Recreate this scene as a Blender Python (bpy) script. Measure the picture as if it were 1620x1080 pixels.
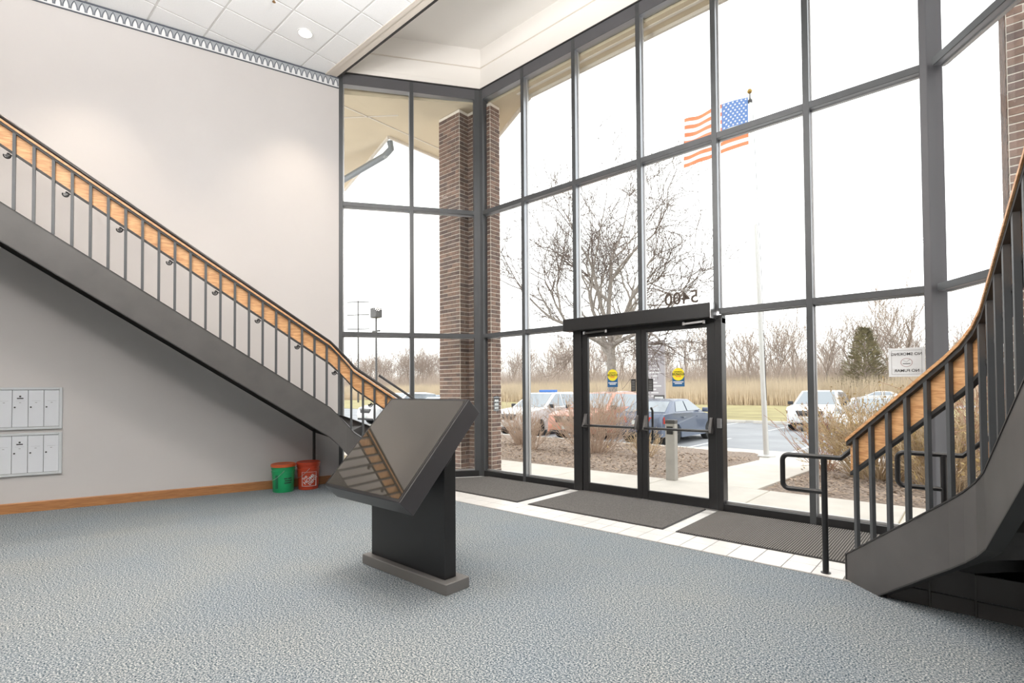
import bpy, bmesh, math, random
import numpy as np
from mathutils import Vector, Matrix

for o in list(bpy.data.objects): bpy.data.objects.remove(o)
S = bpy.context.scene
COL = S.collection
R = math.radians

# ------------------------------------------------------------------ camera
# world: +Y points out through the glass front, +X along it to the right, metres
CAM_H, F_PX, YAW, PITCH, ROLL = 1.37, 817.0, R(41.8), R(1.15), 0.0065
fw = Vector((-math.sin(YAW)*math.cos(PITCH), math.cos(YAW)*math.cos(PITCH), math.sin(PITCH)))
rt = Vector((math.cos(YAW), math.sin(YAW), 0))
up = rt.cross(fw)
cr = rt*math.cos(ROLL) - up*math.sin(ROLL)
cu = rt*math.sin(ROLL) + up*math.cos(ROLL)
cam = bpy.data.cameras.new('camera'); cam_ob = bpy.data.objects.new('camera', cam); COL.objects.link(cam_ob)
M = Matrix((( cr.x, cu.x, -fw.x, 0), (cr.y, cu.y, -fw.y, 0), (cr.z, cu.z, -fw.z, CAM_H), (0,0,0,1)))
cam_ob.matrix_world = M
cam.sensor_width = 36.0; cam.sensor_fit = 'HORIZONTAL'
cam.lens = F_PX/1620.0*36.0
cam.shift_y = 60.6/1620.0
cam.clip_end = 600
S.camera = cam_ob

# ------------------------------------------------------------------ sky (even white overcast) and exposure
w = bpy.data.worlds.new('overcast_sky'); S.world = w; w.use_nodes = True
nt = w.node_tree; nt.nodes.clear()
bg = nt.nodes.new('ShaderNodeBackground'); out = nt.nodes.new('ShaderNodeOutputWorld')
bg.inputs['Color'].default_value = (1.0, 0.99, 0.985, 1); bg.inputs['Strength'].default_value = 2.35
nt.links.new(bg.outputs[0], out.inputs[0])
S.view_settings.view_transform = 'Standard'; S.view_settings.look = 'None'
S.view_settings.gamma = 1; S.view_settings.use_curve_mapping = False
S.view_settings.exposure = 0.0
SPOT_W = 150.0      # recessed downlights, the known ones and the added fill
FILL_W = 115.0      # added fill bowls out of view, light spread all round
UPFILL_W = 310.0      # and their added light thrown up at the ceiling

# ------------------------------------------------------------------ helpers
def link(o, parent=None):
    COL.objects.link(o)
    if parent is not None: o.parent = parent
    return o
def tag(o, label=None, cat=None, group=None, kind=None):
    if label: o['label'] = label
    if cat: o['category'] = cat
    if group: o['group'] = group
    if kind: o['kind'] = kind
    return o
def thing(name, label, cat, group=None, loc=(0,0,0), rz=0):
    o = link(bpy.data.objects.new(name, None)); o.empty_display_size = .1
    o.location = loc; o.rotation_euler = (0,0,rz)
    return tag(o, label, cat, group)
def struct(name):
    o = link(bpy.data.objects.new(name, None)); o['kind'] = 'structure'; return o
def copy_tree(o, parent=None):
    c = o.copy(); COL.objects.link(c); c.parent = parent
    for ch in o.children: copy_tree(ch, c)
    return c

class MB:
    def __init__(s): s.v=[]; s.f=[]; s.uv={}
    def add(s, vs, fs):
        b=len(s.v); s.v += [tuple(p) for p in vs]; s.f += [tuple(i+b for i in f) for f in fs]; return s
    def box(s, x0,x1,y0,y1,z0,z1):
        return s.add([(x0,y0,z0),(x1,y0,z0),(x1,y1,z0),(x0,y1,z0),(x0,y0,z1),(x1,y0,z1),(x1,y1,z1),(x0,y1,z1)],
          [(0,3,2,1),(4,5,6,7),(0,1,5,4),(1,2,6,5),(2,3,7,6),(3,0,4,7)])
    def prism(s, poly, z0, z1):
        n=len(poly)
        return s.add([(p[0],p[1],z0) for p in poly]+[(p[0],p[1],z1) for p in poly],
          [tuple(range(n-1,-1,-1)), tuple(range(n,2*n))]+[(i,(i+1)%n,(i+1)%n+n,i+n) for i in range(n)])
    def ext(s, pts, vec):
        n=len(pts); q=[Vector(p)+Vector(vec) for p in pts]
        return s.add(list(pts)+q,[tuple(range(n-1,-1,-1)), tuple(range(n,2*n))]+[(i,(i+1)%n,(i+1)%n+n,i+n) for i in range(n)])
    def loft(s, secs, caps=True, closed=True):
        k=len(secs[0]); vs=[p for q in secs for p in q]; fs=[]
        for a in range(len(secs)-1):
            for i in range(k if closed else k-1):
                j=(i+1)%k; fs.append((a*k+i,a*k+j,(a+1)*k+j,(a+1)*k+i))
        if caps: fs.append(tuple(range(k-1,-1,-1))); fs.append(tuple((len(secs)-1)*k+i for i in range(k)))
        return s.add(vs,fs)
    def bar(s, p0, p1, w, h, upv=(0,0,1)):
        p0=Vector(p0); p1=Vector(p1); d=(p1-p0).normalized(); u=Vector(upv)
        if abs(d.dot(u))>.98: u=Vector((0,1,0))
        a=d.cross(u).normalized()*w/2; b=a.cross(d).normalized()*h/2
        return s.loft([[p+a+b,p-a+b,p-a-b,p+a-b] for p in (p0,p1)])
    def tube(s, pts, r, n=8, caps=True):
        pts=[Vector(p) for p in pts]; secs=[]; prev=None
        for i,p in enumerate(pts):
            t=(pts[min(i+1,len(pts)-1)]-pts[max(i-1,0)]).normalized()
            if prev is None:
                a=t.cross(Vector((0,0,1)))
                if a.length<1e-3: a=t.cross(Vector((1,0,0)))
            else: a=prev-t*prev.dot(t)
            a.normalize(); prev=a; b=t.cross(a); rr=r[i] if isinstance(r,(list,tuple)) else r
            secs.append([p+(a*math.cos(2*math.pi*k/n)+b*math.sin(2*math.pi*k/n))*rr for k in range(n)])
        return s.loft(secs,caps)
    def lathe(s, prof, n=24, c=(0,0,0), axis='z', caps=True):
        secs=[]
        for r,z in prof:
            ring=[]
            for k in range(n):
                x=r*math.cos(2*math.pi*k/n); y=r*math.sin(2*math.pi*k/n)
                q=(x,y,z) if axis=='z' else ((z,x,y) if axis=='x' else (x,z,y))
                ring.append((c[0]+q[0],c[1]+q[1],c[2]+q[2]))
            secs.append(ring)
        return s.loft(secs,caps)
    def obj(s, name, mat, parent=None, bevel=0, seg=1, smooth=None, kind=None):
        me=bpy.data.meshes.new(name); bm=bmesh.new()
        vs=[bm.verts.new(p) for p in s.v]; bm.verts.index_update()
        for f in s.f:
            try: bm.faces.new([vs[i] for i in f])
            except ValueError: pass
        bmesh.ops.recalc_face_normals(bm, faces=bm.faces)
        if bevel:
            bmesh.ops.bevel(bm, geom=bm.edges[:], offset=bevel, segments=seg, affect='EDGES', clamp_overlap=True, profile=.5)
        bm.to_mesh(me); bm.free()
        if smooth is not None:
            me.shade_smooth(); me.set_sharp_from_angle(angle=R(smooth))
        if mat: me.materials.append(mat)
        o=bpy.data.objects.new(name, me); link(o,parent)
        if kind: o['kind']=kind
        return o

def fast_mesh(name, V, F, mat, parent=None, smooth=False):
    """numpy verts (n,3), faces (m,k) -> object"""
    V=np.asarray(V,np.float32); F=np.asarray(F,np.int32); m,k=F.shape
    me=bpy.data.meshes.new(name); me.vertices.add(len(V)); me.vertices.foreach_set('co',V.ravel())
    me.loops.add(m*k); me.loops.foreach_set('vertex_index',F.ravel())
    me.polygons.add(m); me.polygons.foreach_set('loop_start',np.arange(0,m*k,k,dtype=np.int32))
    me.update(calc_edges=True)
    if smooth: me.shade_smooth()
    me.materials.append(mat)
    return link(bpy.data.objects.new(name,me),parent)

def text_obj(txt, size, mat, name='lettering', parent=None, depth=.0008, mirror=False, mtx=None, bold=0.0, warp=None, align='CENTER'):
    cu_=bpy.data.curves.new('t','FONT'); cu_.body=txt; cu_.size=size; cu_.align_x=align; cu_.align_y='CENTER'
    cu_.extrude=depth; cu_.offset=bold; cu_.resolution_u=3
    to=bpy.data.objects.new('t',cu_); COL.objects.link(to)
    dg=bpy.context.evaluated_depsgraph_get(); me=bpy.data.meshes.new_from_object(to.evaluated_get(dg))
    bpy.data.objects.remove(to); bpy.data.curves.remove(cu_)
    for v in me.vertices:
        c=v.co.copy()
        if mirror: c.x=-c.x
        v.co = Vector(warp(c)) if warp else c
    if mtx is not None: me.transform(mtx)
    me.materials.clear(); me.materials.append(mat); me.name=name
    return link(bpy.data.objects.new(name,me),parent)

# ------------------------------------------------------------------ materials
def base_mat(name):
    m=bpy.data.materials.new(name); m.use_nodes=True; n=m.node_tree; b=n.nodes['Principled BSDF']; return m,n,b
def L(n,a,b): n.links.new(a,b)
def pbr(name, col, rough=.5, metal=0, noise=None, bump=None, coat=0, spec=None, scale=(1,1,1), emit=None):
    """noise=(scale, amount) varies the colour a little; bump=(scale,strength)"""
    m,n,b=base_mat(name)
    b.inputs['Base Color'].default_value=(*col,1); b.inputs['Roughness'].default_value=rough; b.inputs['Metallic'].default_value=metal
    if coat: b.inputs['Coat Weight'].default_value=coat
    if spec is not None: b.inputs['Specular IOR Level'].default_value=spec
    if emit: b.inputs['Emission Color'].default_value=(*emit[0],1); b.inputs['Emission Strength'].default_value=emit[1]
    if noise or bump:
        tc=n.nodes.new('ShaderNodeTexCoord'); mp=n.nodes.new('ShaderNodeMapping'); mp.inputs['Scale'].default_value=scale
        L(n,tc.outputs['Object'],mp.inputs[0])
    if noise:
        nz=n.nodes.new('ShaderNodeTexNoise'); nz.inputs['Scale'].default_value=noise[0]; nz.inputs['Detail'].default_value=6
        L(n,mp.outputs[0],nz.inputs['Vector'])
        rp=n.nodes.new('ShaderNodeValToRGB'); a=noise[1]
        rp.color_ramp.elements[0].position=.3; rp.color_ramp.elements[1].position=.7
        rp.color_ramp.elements[0].color=(*[c*(1-a) for c in col],1); rp.color_ramp.elements[1].color=(*[min(1,c*(1+a)) for c in col],1)
        L(n,nz.outputs['Fac'],rp.inputs[0]); L(n,rp.outputs[0],b.inputs['Base Color'])
    if bump:
        n2=n.nodes.new('ShaderNodeTexNoise'); n2.inputs['Scale'].default_value=bump[0]; n2.inputs['Detail'].default_value=4
        L(n,mp.outputs[0],n2.inputs['Vector'])
        bp=n.nodes.new('ShaderNodeBump'); bp.inputs['Strength'].default_value=bump[1]; bp.inputs['Distance'].default_value=.01
        L(n,n2.outputs['Fac'],bp.inputs['Height']); L(n,bp.outputs[0],b.inputs['Normal'])
    return m
def ramp3(n, fac, cols):
    rp=n.nodes.new('ShaderNodeValToRGB'); e=rp.color_ramp.elements
    e[0].position=cols[0][0]; e[0].color=(*cols[0][1],1); e[1].position=cols[-1][0]; e[1].color=(*cols[-1][1],1)
    for p,c in cols[1:-1]:
        q=e.new(p); q.color=(*c,1)
    L(n,fac,rp.inputs[0]); return rp.outputs[0]
def carpet_mat():
    m,n,b=base_mat('carpet'); b.inputs['Roughness'].default_value=.95; b.inputs['Specular IOR Level'].default_value=.1
    tc=n.nodes.new('ShaderNodeTexCoord')
    a=n.nodes.new('ShaderNodeTexNoise'); a.inputs['Scale'].default_value=105; a.inputs["Detail"].default_value=2; a.inputs['Roughness'].default_value=.7
    c=n.nodes.new('ShaderNodeTexNoise'); c.inputs['Scale'].default_value=1.1; c.inputs['Detail'].default_value=4
    for q in (a,c): L(n,tc.outputs['Object'],q.inputs['Vector'])
    col=ramp3(n,a.outputs['Fac'],[(.37,(.035,.055,.075)),(.46,(.145,.178,.20)),(.54,(.265,.29,.305)),(.64,(.53,.535,.525))])
    mx=n.nodes.new('ShaderNodeMixRGB'); mx.blend_type='MULTIPLY'; mx.inputs[0].default_value=1
    tint=ramp3(n,c.outputs['Fac'],[(.3,(.86,.9,.95)),(.7,(1,.98,.95))])
    L(n,col,mx.inputs[1]); L(n,tint,mx.inputs[2]); L(n,mx.outputs[0],b.inputs['Base Color'])
    bp=n.nodes.new('ShaderNodeBump'); bp.inputs['Strength'].default_value=.25; bp.inputs['Distance'].default_value=.004
    L(n,a.outputs['Fac'],bp.inputs['Height']); L(n,bp.outputs[0],b.inputs['Normal']); return m
def wood_mat(name, c0, c1, sc=(3,3,30)):
    m,n,b=base_mat(name); b.inputs['Roughness'].default_value=.42
    tc=n.nodes.new('ShaderNodeTexCoord'); mp=n.nodes.new('ShaderNodeMapping'); mp.inputs['Scale'].default_value=sc
    L(n,tc.outputs['Object'],mp.inputs[0])
    a=n.nodes.new('ShaderNodeTexNoise'); a.inputs['Scale'].default_value=2.2; a.inputs['Detail'].default_value=8; a.inputs['Distortion'].default_value=.6
    L(n,mp.outputs[0],a.inputs['Vector'])
    L(n,ramp3(n,a.outputs['Fac'],[(.33,c0),(.5,[(x+y)/2 for x,y in zip(c0,c1)]),(.66,c1)]),b.inputs['Base Color'])
    bp=n.nodes.new('ShaderNodeBump'); bp.inputs['Strength'].default_value=.12; bp.inputs['Distance'].default_value=.004
    L(n,a.outputs['Fac'],bp.inputs['Height']); L(n,bp.outputs[0],b.inputs['Normal']); return m
def glass_mat(name='window_glass', tint=(.97,.985,.98)):
    m=bpy.data.materials.new(name); m.use_nodes=True; n=m.node_tree; n.nodes.clear()
    o=n.nodes.new('ShaderNodeOutputMaterial'); t=n.nodes.new('ShaderNodeBsdfTransparent'); g=n.nodes.new('ShaderNodeBsdfGlossy')
    t.inputs[0].default_value=(*tint,1); g.inputs['Roughness'].default_value=.0
    fr=n.nodes.new('ShaderNodeFresnel'); fr.inputs[0].default_value=1.3; mx=n.nodes.new('ShaderNodeMixShader')
    gm=n.nodes.new('ShaderNodeNewGeometry'); sb=n.nodes.new('ShaderNodeMath'); sb.operation='SUBTRACT'; sb.inputs[0].default_value=1; ml=n.nodes.new('ShaderNodeMath'); ml.operation='MULTIPLY'
    L(n,gm.outputs['Backfacing'],sb.inputs[1]); L(n,fr.outputs[0],ml.inputs[0]); L(n,sb.outputs[0],ml.inputs[1])
    L(n,ml.outputs[0],mx.inputs[0]); L(n,t.outputs[0],mx.inputs[1]); L(n,g.outputs[0],mx.inputs[2]); L(n,mx.outputs[0],o.inputs[0]); return m
def rib_mat():
    m,n,b=base_mat('ribbed_mat'); b.inputs['Roughness'].default_value=.95; b.inputs['Specular IOR Level'].default_value=.1
    tc=n.nodes.new('ShaderNodeTexCoord'); wv=n.nodes.new('ShaderNodeTexWave'); wv.inputs['Scale'].default_value=16; wv.bands_direction='X'
    wv.inputs['Distortion'].default_value=.3; wv.inputs['Detail'].default_value=2
    L(n,tc.outputs['Object'],wv.inputs['Vector'])
    L(n,ramp3(n,wv.outputs['Fac'],[(.1,(.05,.048,.046)),(.9,(.23,.22,.205))]),b.inputs['Base Color'])
    bp=n.nodes.new('ShaderNodeBump'); bp.inputs['Strength'].default_value=.7; bp.inputs['Distance'].default_value=.006
    L(n,wv.outputs['Fac'],bp.inputs['Height']); L(n,bp.outputs[0],b.inputs['Normal']); return m

M_CARPET=carpet_mat()
M_WALL=pbr('wall_paint',(.585,.565,.555),.75,noise=(1.2,.02),bump=(180,.03))
M_WHITE=pbr('soffit_paint',(.88,.85,.81),.75,bump=(120,.03))
M_TRIMB=pbr('beige_trim',(.70,.64,.57),.6)
M_CEIL=pbr('ceiling_tile_white',(.90,.91,.92),.85,noise=(60,.02),bump=(260,.15))
M_TBAR=pbr('ceiling_grid',(.66,.66,.65),.5)
M_FRAME=pbr('window_frame_face',(.062,.066,.07),.34,spec=.6,noise=(3,.1))
M_FRAMEL=pbr('anodised_frame',(.40,.42,.45),.34,metal=.75,noise=(3,.05))
M_BEAD=pbr('glazing_bead_aluminium',(.55,.55,.55),.35,metal=.7)
M_DOOR=pbr('door_black_aluminium',(.018,.018,.019),.38,spec=.5)
M_BAR=pbr('black_bar',(.015,.015,.016),.3)
M_CHROME=pbr('satin_metal',(.62,.62,.63),.28,metal=1)
M_STEEL=pbr('stair_steel_grey',(.085,.081,.079),.45,spec=.5,noise=(4,.12))
M_STEELD=pbr('stair_steel_dark',(.03,.029,.029),.5)
M_BAL=pbr('baluster_steel',(.065,.07,.075),.4,spec=.5)
M_TREAD=pbr('stair_tread_dark',(.028,.027,.027),.7,noise=(9,.2))
M_OAK=wood_mat('oak_panel',(.47,.22,.085),(.72,.42,.20),(4,4,34))
M_OAKB=wood_mat('oak_baseboard',(.34,.15,.06),(.48,.23,.09),(3,3,40))
M_TILE=pbr('white_floor_tile',(.66,.655,.64),.35,noise=(6,.04))
M_GROUT=pbr('grout',(.30,.29,.28),.9)
M_MAT=pbr('entrance_mat',(.13,.125,.12),.95,noise=(120,.45),bump=(160,.6),spec=.1)
M_RIB=rib_mat()
M_GLASS=glass_mat()
M_PRINT_K=pbr('black_print',(.02,.02,.02),.6)
M_PRINT_W=pbr('white_print',(.85,.85,.85),.6)
M_PAPER=pbr('paper_white',(.75,.76,.77),.7)
# ================================================================== THE ROOM
# corners of the lobby, seen from above
CL=(-5.90,5.86); CR=(-.25,5.86)                  # ends of the flat glass front
WL=(-7.158,4.075); WR=(1.15,3.88)                # where the angled glass meets the side walls
def wall_x(y): return -8.242+.304*(y-.51)        # left wall line
BACK=-5.0
WLB=(wall_x(BACK),BACK); WRB=(1.15+.1766*(3.88-BACK),BACK)
ROOM=[WLB,WRB,WR,CR,CL,WL]
ZC=6.155; ZH=6.25; ZP=6.93

floor=MB().prism(ROOM,-.12,0).obj('floor',M_CARPET,kind='structure')
def wall_strip(name,a,b,z0,z1,th,mat,kind='structure',parent=None):
    a=Vector((*a,0)); b=Vector((*b,0)); d=(b-a).normalized(); n=Vector((d.y,-d.x,0))*th
    return MB().ext([a+Vector((0,0,z0)),b+Vector((0,0,z0)),b+Vector((0,0,z1)),a+Vector((0,0,z1))],n).obj(name,mat,parent,kind=kind)


for nm,a,b in (('wall_right',WR,WRB),('wall_back',WRB,WLB)):
    a_=Vector((*a,0)); b_=Vector((*b,0)); d=(b_-a_).normalized(); n=Vector((d.y,-d.x,0))
    c=Vector((-3,0,0))
    if (c-a_).dot(n)>0: n=-n
    MB().ext([a_+Vector((0,0,-.12)),b_+Vector((0,0,-.12)),b_+Vector((0,0,ZP)),a_+Vector((0,0,ZP))],n*.15).obj(nm,M_WALL,kind='structure')

dL=(Vector(WLB)-Vector(WL)).normalized(); nL=Vector((-.957,.291,0))
a_=Vector((*WL,0)); b_=Vector((*WLB,0))
wall_left=MB().ext([a_+Vector((0,0,-.12)),b_+Vector((0,0,-.12)),b_+Vector((0,0,ZP)),a_+Vector((0,0,ZP))],nL*.15).obj('wall_left',M_WALL,kind='structure')
inL=-nL                                           # into the room
dW=Vector((.291,.957,0))                          # along the left wall towards the glass
def onwall(y,off=0,z=0): return Vector((wall_x(y),y,z))+inL*off

# oak baseboard
p0=onwall(BACK+.02); p1=onwall(WL[1]-.02)
MB().ext([p0,p0+inL*.016,p0+inL*.016+Vector((0,0,.105)),p0+inL*.008+Vector((0,0,.116)),p0+Vector((0,0,.116))],p1-p0).obj('baseboard_left',M_OAKB,kind='structure')

# cornice border with a run of pointed leaves
M_CORN=pbr('cornice_grey',(.40,.42,.45),.6); M_CORNL=pbr('cornice_line',(.11,.125,.15),.6); M_LEAF=pbr('cornice_leaf',(.78,.79,.80),.6)
corn=struct('trim_1')
p0=onwall(BACK+.02,0,0); p1=onwall(WL[1]-.004,0,0); run=p1-p0
def cor(z0,z1,th,mat,name): return MB().ext([p0+Vector((0,0,z0)),p0+inL*th+Vector((0,0,z0)),p0+inL*th+Vector((0,0,z1)),p0+Vector((0,0,z1))],run).obj(name,mat,corn)
cor(6.0,6.155,.012,M_CORN,'backing_strip'); cor(6.002,6.016,.022,M_LEAF,'lower_moulding'); cor(6.139,6.155,.026,M_CORNL,'upper_moulding'); cor(5.992,6.0,.020,M_CORNL,'lower_bead')
def ogive(w_,h_,n=7):
    l=[]
    for i in range(n+1):
        t=i/n; l.append((-w_/2*(1-t**2.2), h_*t))
    return l+[(-x,z) for x,z in reversed(l[:-1])]
def leafmesh(name,prof,th,mat):
    o=MB().ext([dW*x+Vector((0,0,z)) for x,z in prof],inL*th).obj(name,mat,corn); return o
lf=leafmesh('leaf',ogive(.044,.088),.020,M_LEAF)
oa=ogive(.070,.112); ob_=[(x*.80,z*.90) for x,z in ogive(.070,.112)]
ar=MB().loft([[dW*a[0]+Vector((0,0,a[1])),dW*a[0]+Vector((0,0,a[1]))+inL*.018,dW*b[0]+Vector((0,0,b[1]))+inL*.018,dW*b[0]+Vector((0,0,b[1]))] for a,b in zip(oa,ob_)]).obj('arch',M_CORNL,corn)
n_leaf=int((run.length-.04)/.075)
for k in range(n_leaf):
    q=p1-dW*(.045+.075*k)+Vector((0,0,6.018))
    for src in (lf,ar):
        c=src if k==0 else link(src.copy(),corn)
        c.location=q

# ------------------------------------------------------------------ ceiling of lay-in tiles
def clip(poly, p, n):
    outp=[]
    for i in range(len(poly)):
        a=poly[i]; b=poly[(i+1)%len(poly)]
        da=(a[0]-p[0])*n[0]+(a[1]-p[1])*n[1]; db=(b[0]-p[0])*n[0]+(b[1]-p[1])*n[1]
        if da>=0: outp.append(a)
        if da*db<0:
            t=da/(da-db); outp.append((a[0]+(b[0]-a[0])*t,a[1]+(b[1]-a[1])*t))
    return outp
YB0,YB1=3.87,4.06
ceil=MB().prism([WLB,WRB,(1.15+.1766*(3.88-YB0),YB0),(wall_x(YB0),YB0)],ZC+.003,ZC+.08).obj('ceiling',M_TBAR,kind='structure')
T=.59; GX=-7.455; GY=3.545
full=MB().box(.012,T-.012,.012,T-.012,0,.03).obj('ceiling_tile',M_CEIL,ceil,bevel=.003)
first=True
for i in range(-5,17):
    for j in range(-15,1):
        x=GX+T*i; y=GY+T*j
        sq=[(x+.012,y+.012),(x+T-.012,y+.012),(x+T-.012,y+T-.012),(x+.012,y+T-.012)]
        pol=clip(sq,(wall_x(0)+.03,0),(.957,-.291)); 
        pol=clip(pol,(1.15-.03,3.88),(-.985,-.174)) if pol else pol
        pol=clip(pol,(0,YB0),(0,-1)) if pol else pol
        pol=clip(pol,(0,BACK+.02),(0,1)) if pol else pol
        if len(pol)<3: continue
        area=abs(sum(pol[k][0]*pol[(k+1)%len(pol)][1]-pol[(k+1)%len(pol)][0]*pol[k][1] for k in range(len(pol))))/2
        if area<.004: continue
        if area>.99*(T-.024)**2:
            c=full if first else link(full.copy(),ceil); first=False
            c.location=(x,y,ZC-.002)
        else: MB().prism(pol,ZC-.002,ZC+.028).obj('ceiling_tile',M_CEIL,ceil)

# beige beam between tiles and the raised pocket over the glass
beam=struct('trim_2')
xl=lambda y: wall_x(y)+.0; xr=lambda y: 1.15+.1766*(3.88-y)
MB().prism([(xl(YB0),YB0),(xr(YB0),YB0),(xr(3.93),3.93),(xl(3.93),3.93)],ZC-.012,ZC+.1).obj('edge_moulding',M_TRIMB,beam)
MB().prism([(xl(3.93),3.93),(xr(3.93),3.93),(xr(YB1-.03),YB1-.03),(xl(YB1-.03),YB1-.03)],ZC-.002,ZC+.1).obj('beam_face',M_TRIMB,beam)
MB().prism([(xl(YB1-.025),YB1-.025),(xr(YB1-.025),YB1-.025),(xr(YB1),YB1),(xl(YB1),YB1)],ZC+.004,ZP).obj('beam_back',M_WHITE,beam)
MB().prism([(xl(YB1),YB1-.022),(xr(YB1),YB1-.022),(xr(YB1),YB1+.006),(xl(YB1),YB1+.006)],ZC-.004,ZC+.004).obj('dark_strip',M_STEELD,beam)  # thin dark strip along the back edge of the beam
MB().prism([(xl(YB1-.1),YB1-.1),(xr(YB1-.1),YB1-.1),(WR[0]+.1,WR[1]+.05),(CR[0]+.1,CR[1]+.15),(CL[0]-.1,CL[1]+.15),(WL[0]-.1,WL[1]+.05)],ZP,ZP+.1).obj('ceiling_pocket',M_WHITE,kind='structure')

def frame_axes(a,b):
    a=Vector((*a,0)); b=Vector((*b,0)); d=(b-a); Lh=d.length; d.normalize(); n=Vector((-d.y,d.x,0)); return a,d,n,Lh   # n points outwards
def obar(a,d,n,s0,s1,o0,o1,z0,z1):
    P=lambda s,o,z: a+d*s+n*o+Vector((0,0,z))
    return MB().add([P(s0,o0,z0),P(s1,o0,z0),P(s1,o1,z0),P(s0,o1,z0),P(s0,o0,z1),P(s1,o0,z1),P(s1,o1,z1),P(s0,o1,z1)],
      [(0,3,2,1),(4,5,6,7),(0,1,5,4),(1,2,6,5),(2,3,7,6),(3,0,4,7)])
FACETS=[('1',WL,CL),('2',CL,CR),('3',CR,WR)]
# plaster band over the glazing
band=struct('wall_front')
for k,a,b in FACETS:
    a,d,n,Lh=frame_axes(a,b)
    obar(a,d,n,-.02,Lh+.02,.02,.15,ZH,ZP).obj('plaster_band',M_WHITE,band)
    obar(a,d,n,-.01,Lh+.01,.0,.021,ZH+.012,ZH+.10).obj('band_moulding',M_WHITE,band,bevel=.004)
    obar(a,d,n,-.01,Lh+.01,.012,.022,ZH+.36,ZH+.375).obj('band_joint',M_TRIMB,band)

# ------------------------------------------------------------------ glazing: three bays of storefront
DEP=.13; MW=.055
M_POST=pbr('corner_post_grey',(.10,.10,.108),.4,spec=.5)
SILL=.09; T3=(2.212,2.275); T2=(4.20,4.268); HD=(6.085,ZH)
def glazing(idx,a,b,stations,doorspan=None):
    win=struct('window_'+idx); a,d,n,Lh=frame_axes(a,b)
    st=sorted(stations)
    for s in st:
        z0=0
        if doorspan and doorspan[0]<s<doorspan[1]: z0=T3[1]-.02
        mu=obar(a,d,n,s-MW/2,s+MW/2,.010,DEP,z0,ZH).obj('mullion',M_FRAMEL,win)
        obar(a,d,n,s-MW/2-.001,s+MW/2+.001,0,.010,z0,ZH).obj('face_cap',M_FRAME,mu,bevel=.002)
        obar(a,d,n,s-MW/2-.012,s+MW/2+.012,.075,.105,z0,ZH).obj('glazing_bead',M_BEAD,win)
    edges=[-.0]+st+[Lh]
    for i in range(len(edges)-1):
        e0=edges[i]+(MW/2 if i else .045); e1=edges[i+1]-(MW/2 if i<len(edges)-2 else .045)
        isdoor = doorspan and doorspan[0]-.03<e0 and e1<doorspan[1]+.03
        hd=obar(a,d,n,e0,e1,.012,DEP-.005,HD[0],HD[1]).obj('header',M_FRAMEL,win)
        obar(a,d,n,e0,e1,.003,.012,HD[0],HD[1]).obj('face_cap',M_POST,hd)
        for t in (T2,T3):
            if t is T3 and isdoor: continue
            tr=obar(a,d,n,e0,e1,.012,DEP-.005,t[0],t[1]).obj('transom',M_FRAMEL,win)
            obar(a,d,n,e0,e1,.003,.012,t[0],t[1]).obj('face_cap',M_FRAME,tr,bevel=.002)
            obar(a,d,n,e0,e1,.075,.105,t[0]-.012,t[0]).obj('glazing_bead',M_BEAD,win)
        if not isdoor:
            obar(a,d,n,e0,e1,.0,DEP-.005,0,SILL).obj('sill',M_DOOR,win)
            obar(a,d,n,e0,e1,.07,.11,SILL,SILL+.022).obj('glazing_bead',M_BEAD,win)
        for z0,z1,lvl in ((SILL,T3[0],0),(T3[1],T2[0],1),(T2[1],HD[0],2)):
            if isdoor and lvl==0: continue
            obar(a,d,n,e0-.005,e1+.005,.087,.094,z0-.003,z1+.003).obj('pane',M_GLASS,win)
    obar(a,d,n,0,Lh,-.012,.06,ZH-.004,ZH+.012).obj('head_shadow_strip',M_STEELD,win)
    return win

glazing('1',WL,CL,[.03,1.09])
glazing('2',CL,CR,[x+5.90 for x in (-5.005,-4.072,-3.085,-2.147,-1.22)],doorspan=(1.80,3.80))
glazing('3',CR,WR,[1.09,2.15])
# corner posts
post=struct('trim_3')
MB().prism([(-5.965,5.775),(-5.905,5.85),(-5.845,5.86),(-5.845,5.99),(-5.95,5.99),(-6.07,5.86)],0,ZH).obj('corner_post',M_FRAME,post,bevel=.004)
MB().prism([(-.315,5.86),(-.262,5.855),(-.155,5.932),(-.20,5.995),(-.315,5.995)],0,ZH).obj('corner_post',M_POST,post,bevel=.004)

# ------------------------------------------------------------------ entrance doors
M_YEL=pbr('sticker_yellow',(.86,.72,.03),.5); M_BLU=pbr('sticker_blue',(.02,.11,.27),.5); M_RED=pbr('sticker_red',(.75,.12,.05),.5)
dfr=struct('trim_4')
MB().box(-4.10,-3.965,5.845,5.985,0,2.17).obj('door_jamb',M_DOOR,dfr,bevel=.004)
MB().box(-2.165,-2.09,5.845,5.985,0,2.17).obj('door_jamb',M_DOOR,dfr,bevel=.004)
MB().box(-4.10,-2.09,5.87,5.985,2.11,2.20).obj('door_head',M_DOOR,dfr)
MB().box(-4.175,-2.155,5.715,5.87,2.165,2.33).obj('operator_box',M_DOOR,dfr,bevel=.006)
MB().box(-2.158,-2.150,5.70,5.88,2.155,2.34).obj('operator_end_plate',M_CHROME,dfr)
MB().box(-4.178,-4.168,5.735,5.85,2.20,2.30).obj('operator_end_plate',M_CHROME,dfr)
MB().box(-4.0,-2.13,5.80,5.99,0,.012).obj('threshold',M_BEAD,dfr)
MB().box(-2.150,-2.098,5.832,5.847,.93,1.04).obj('door_switch',M_CHROME,dfr,bevel=.004)
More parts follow.
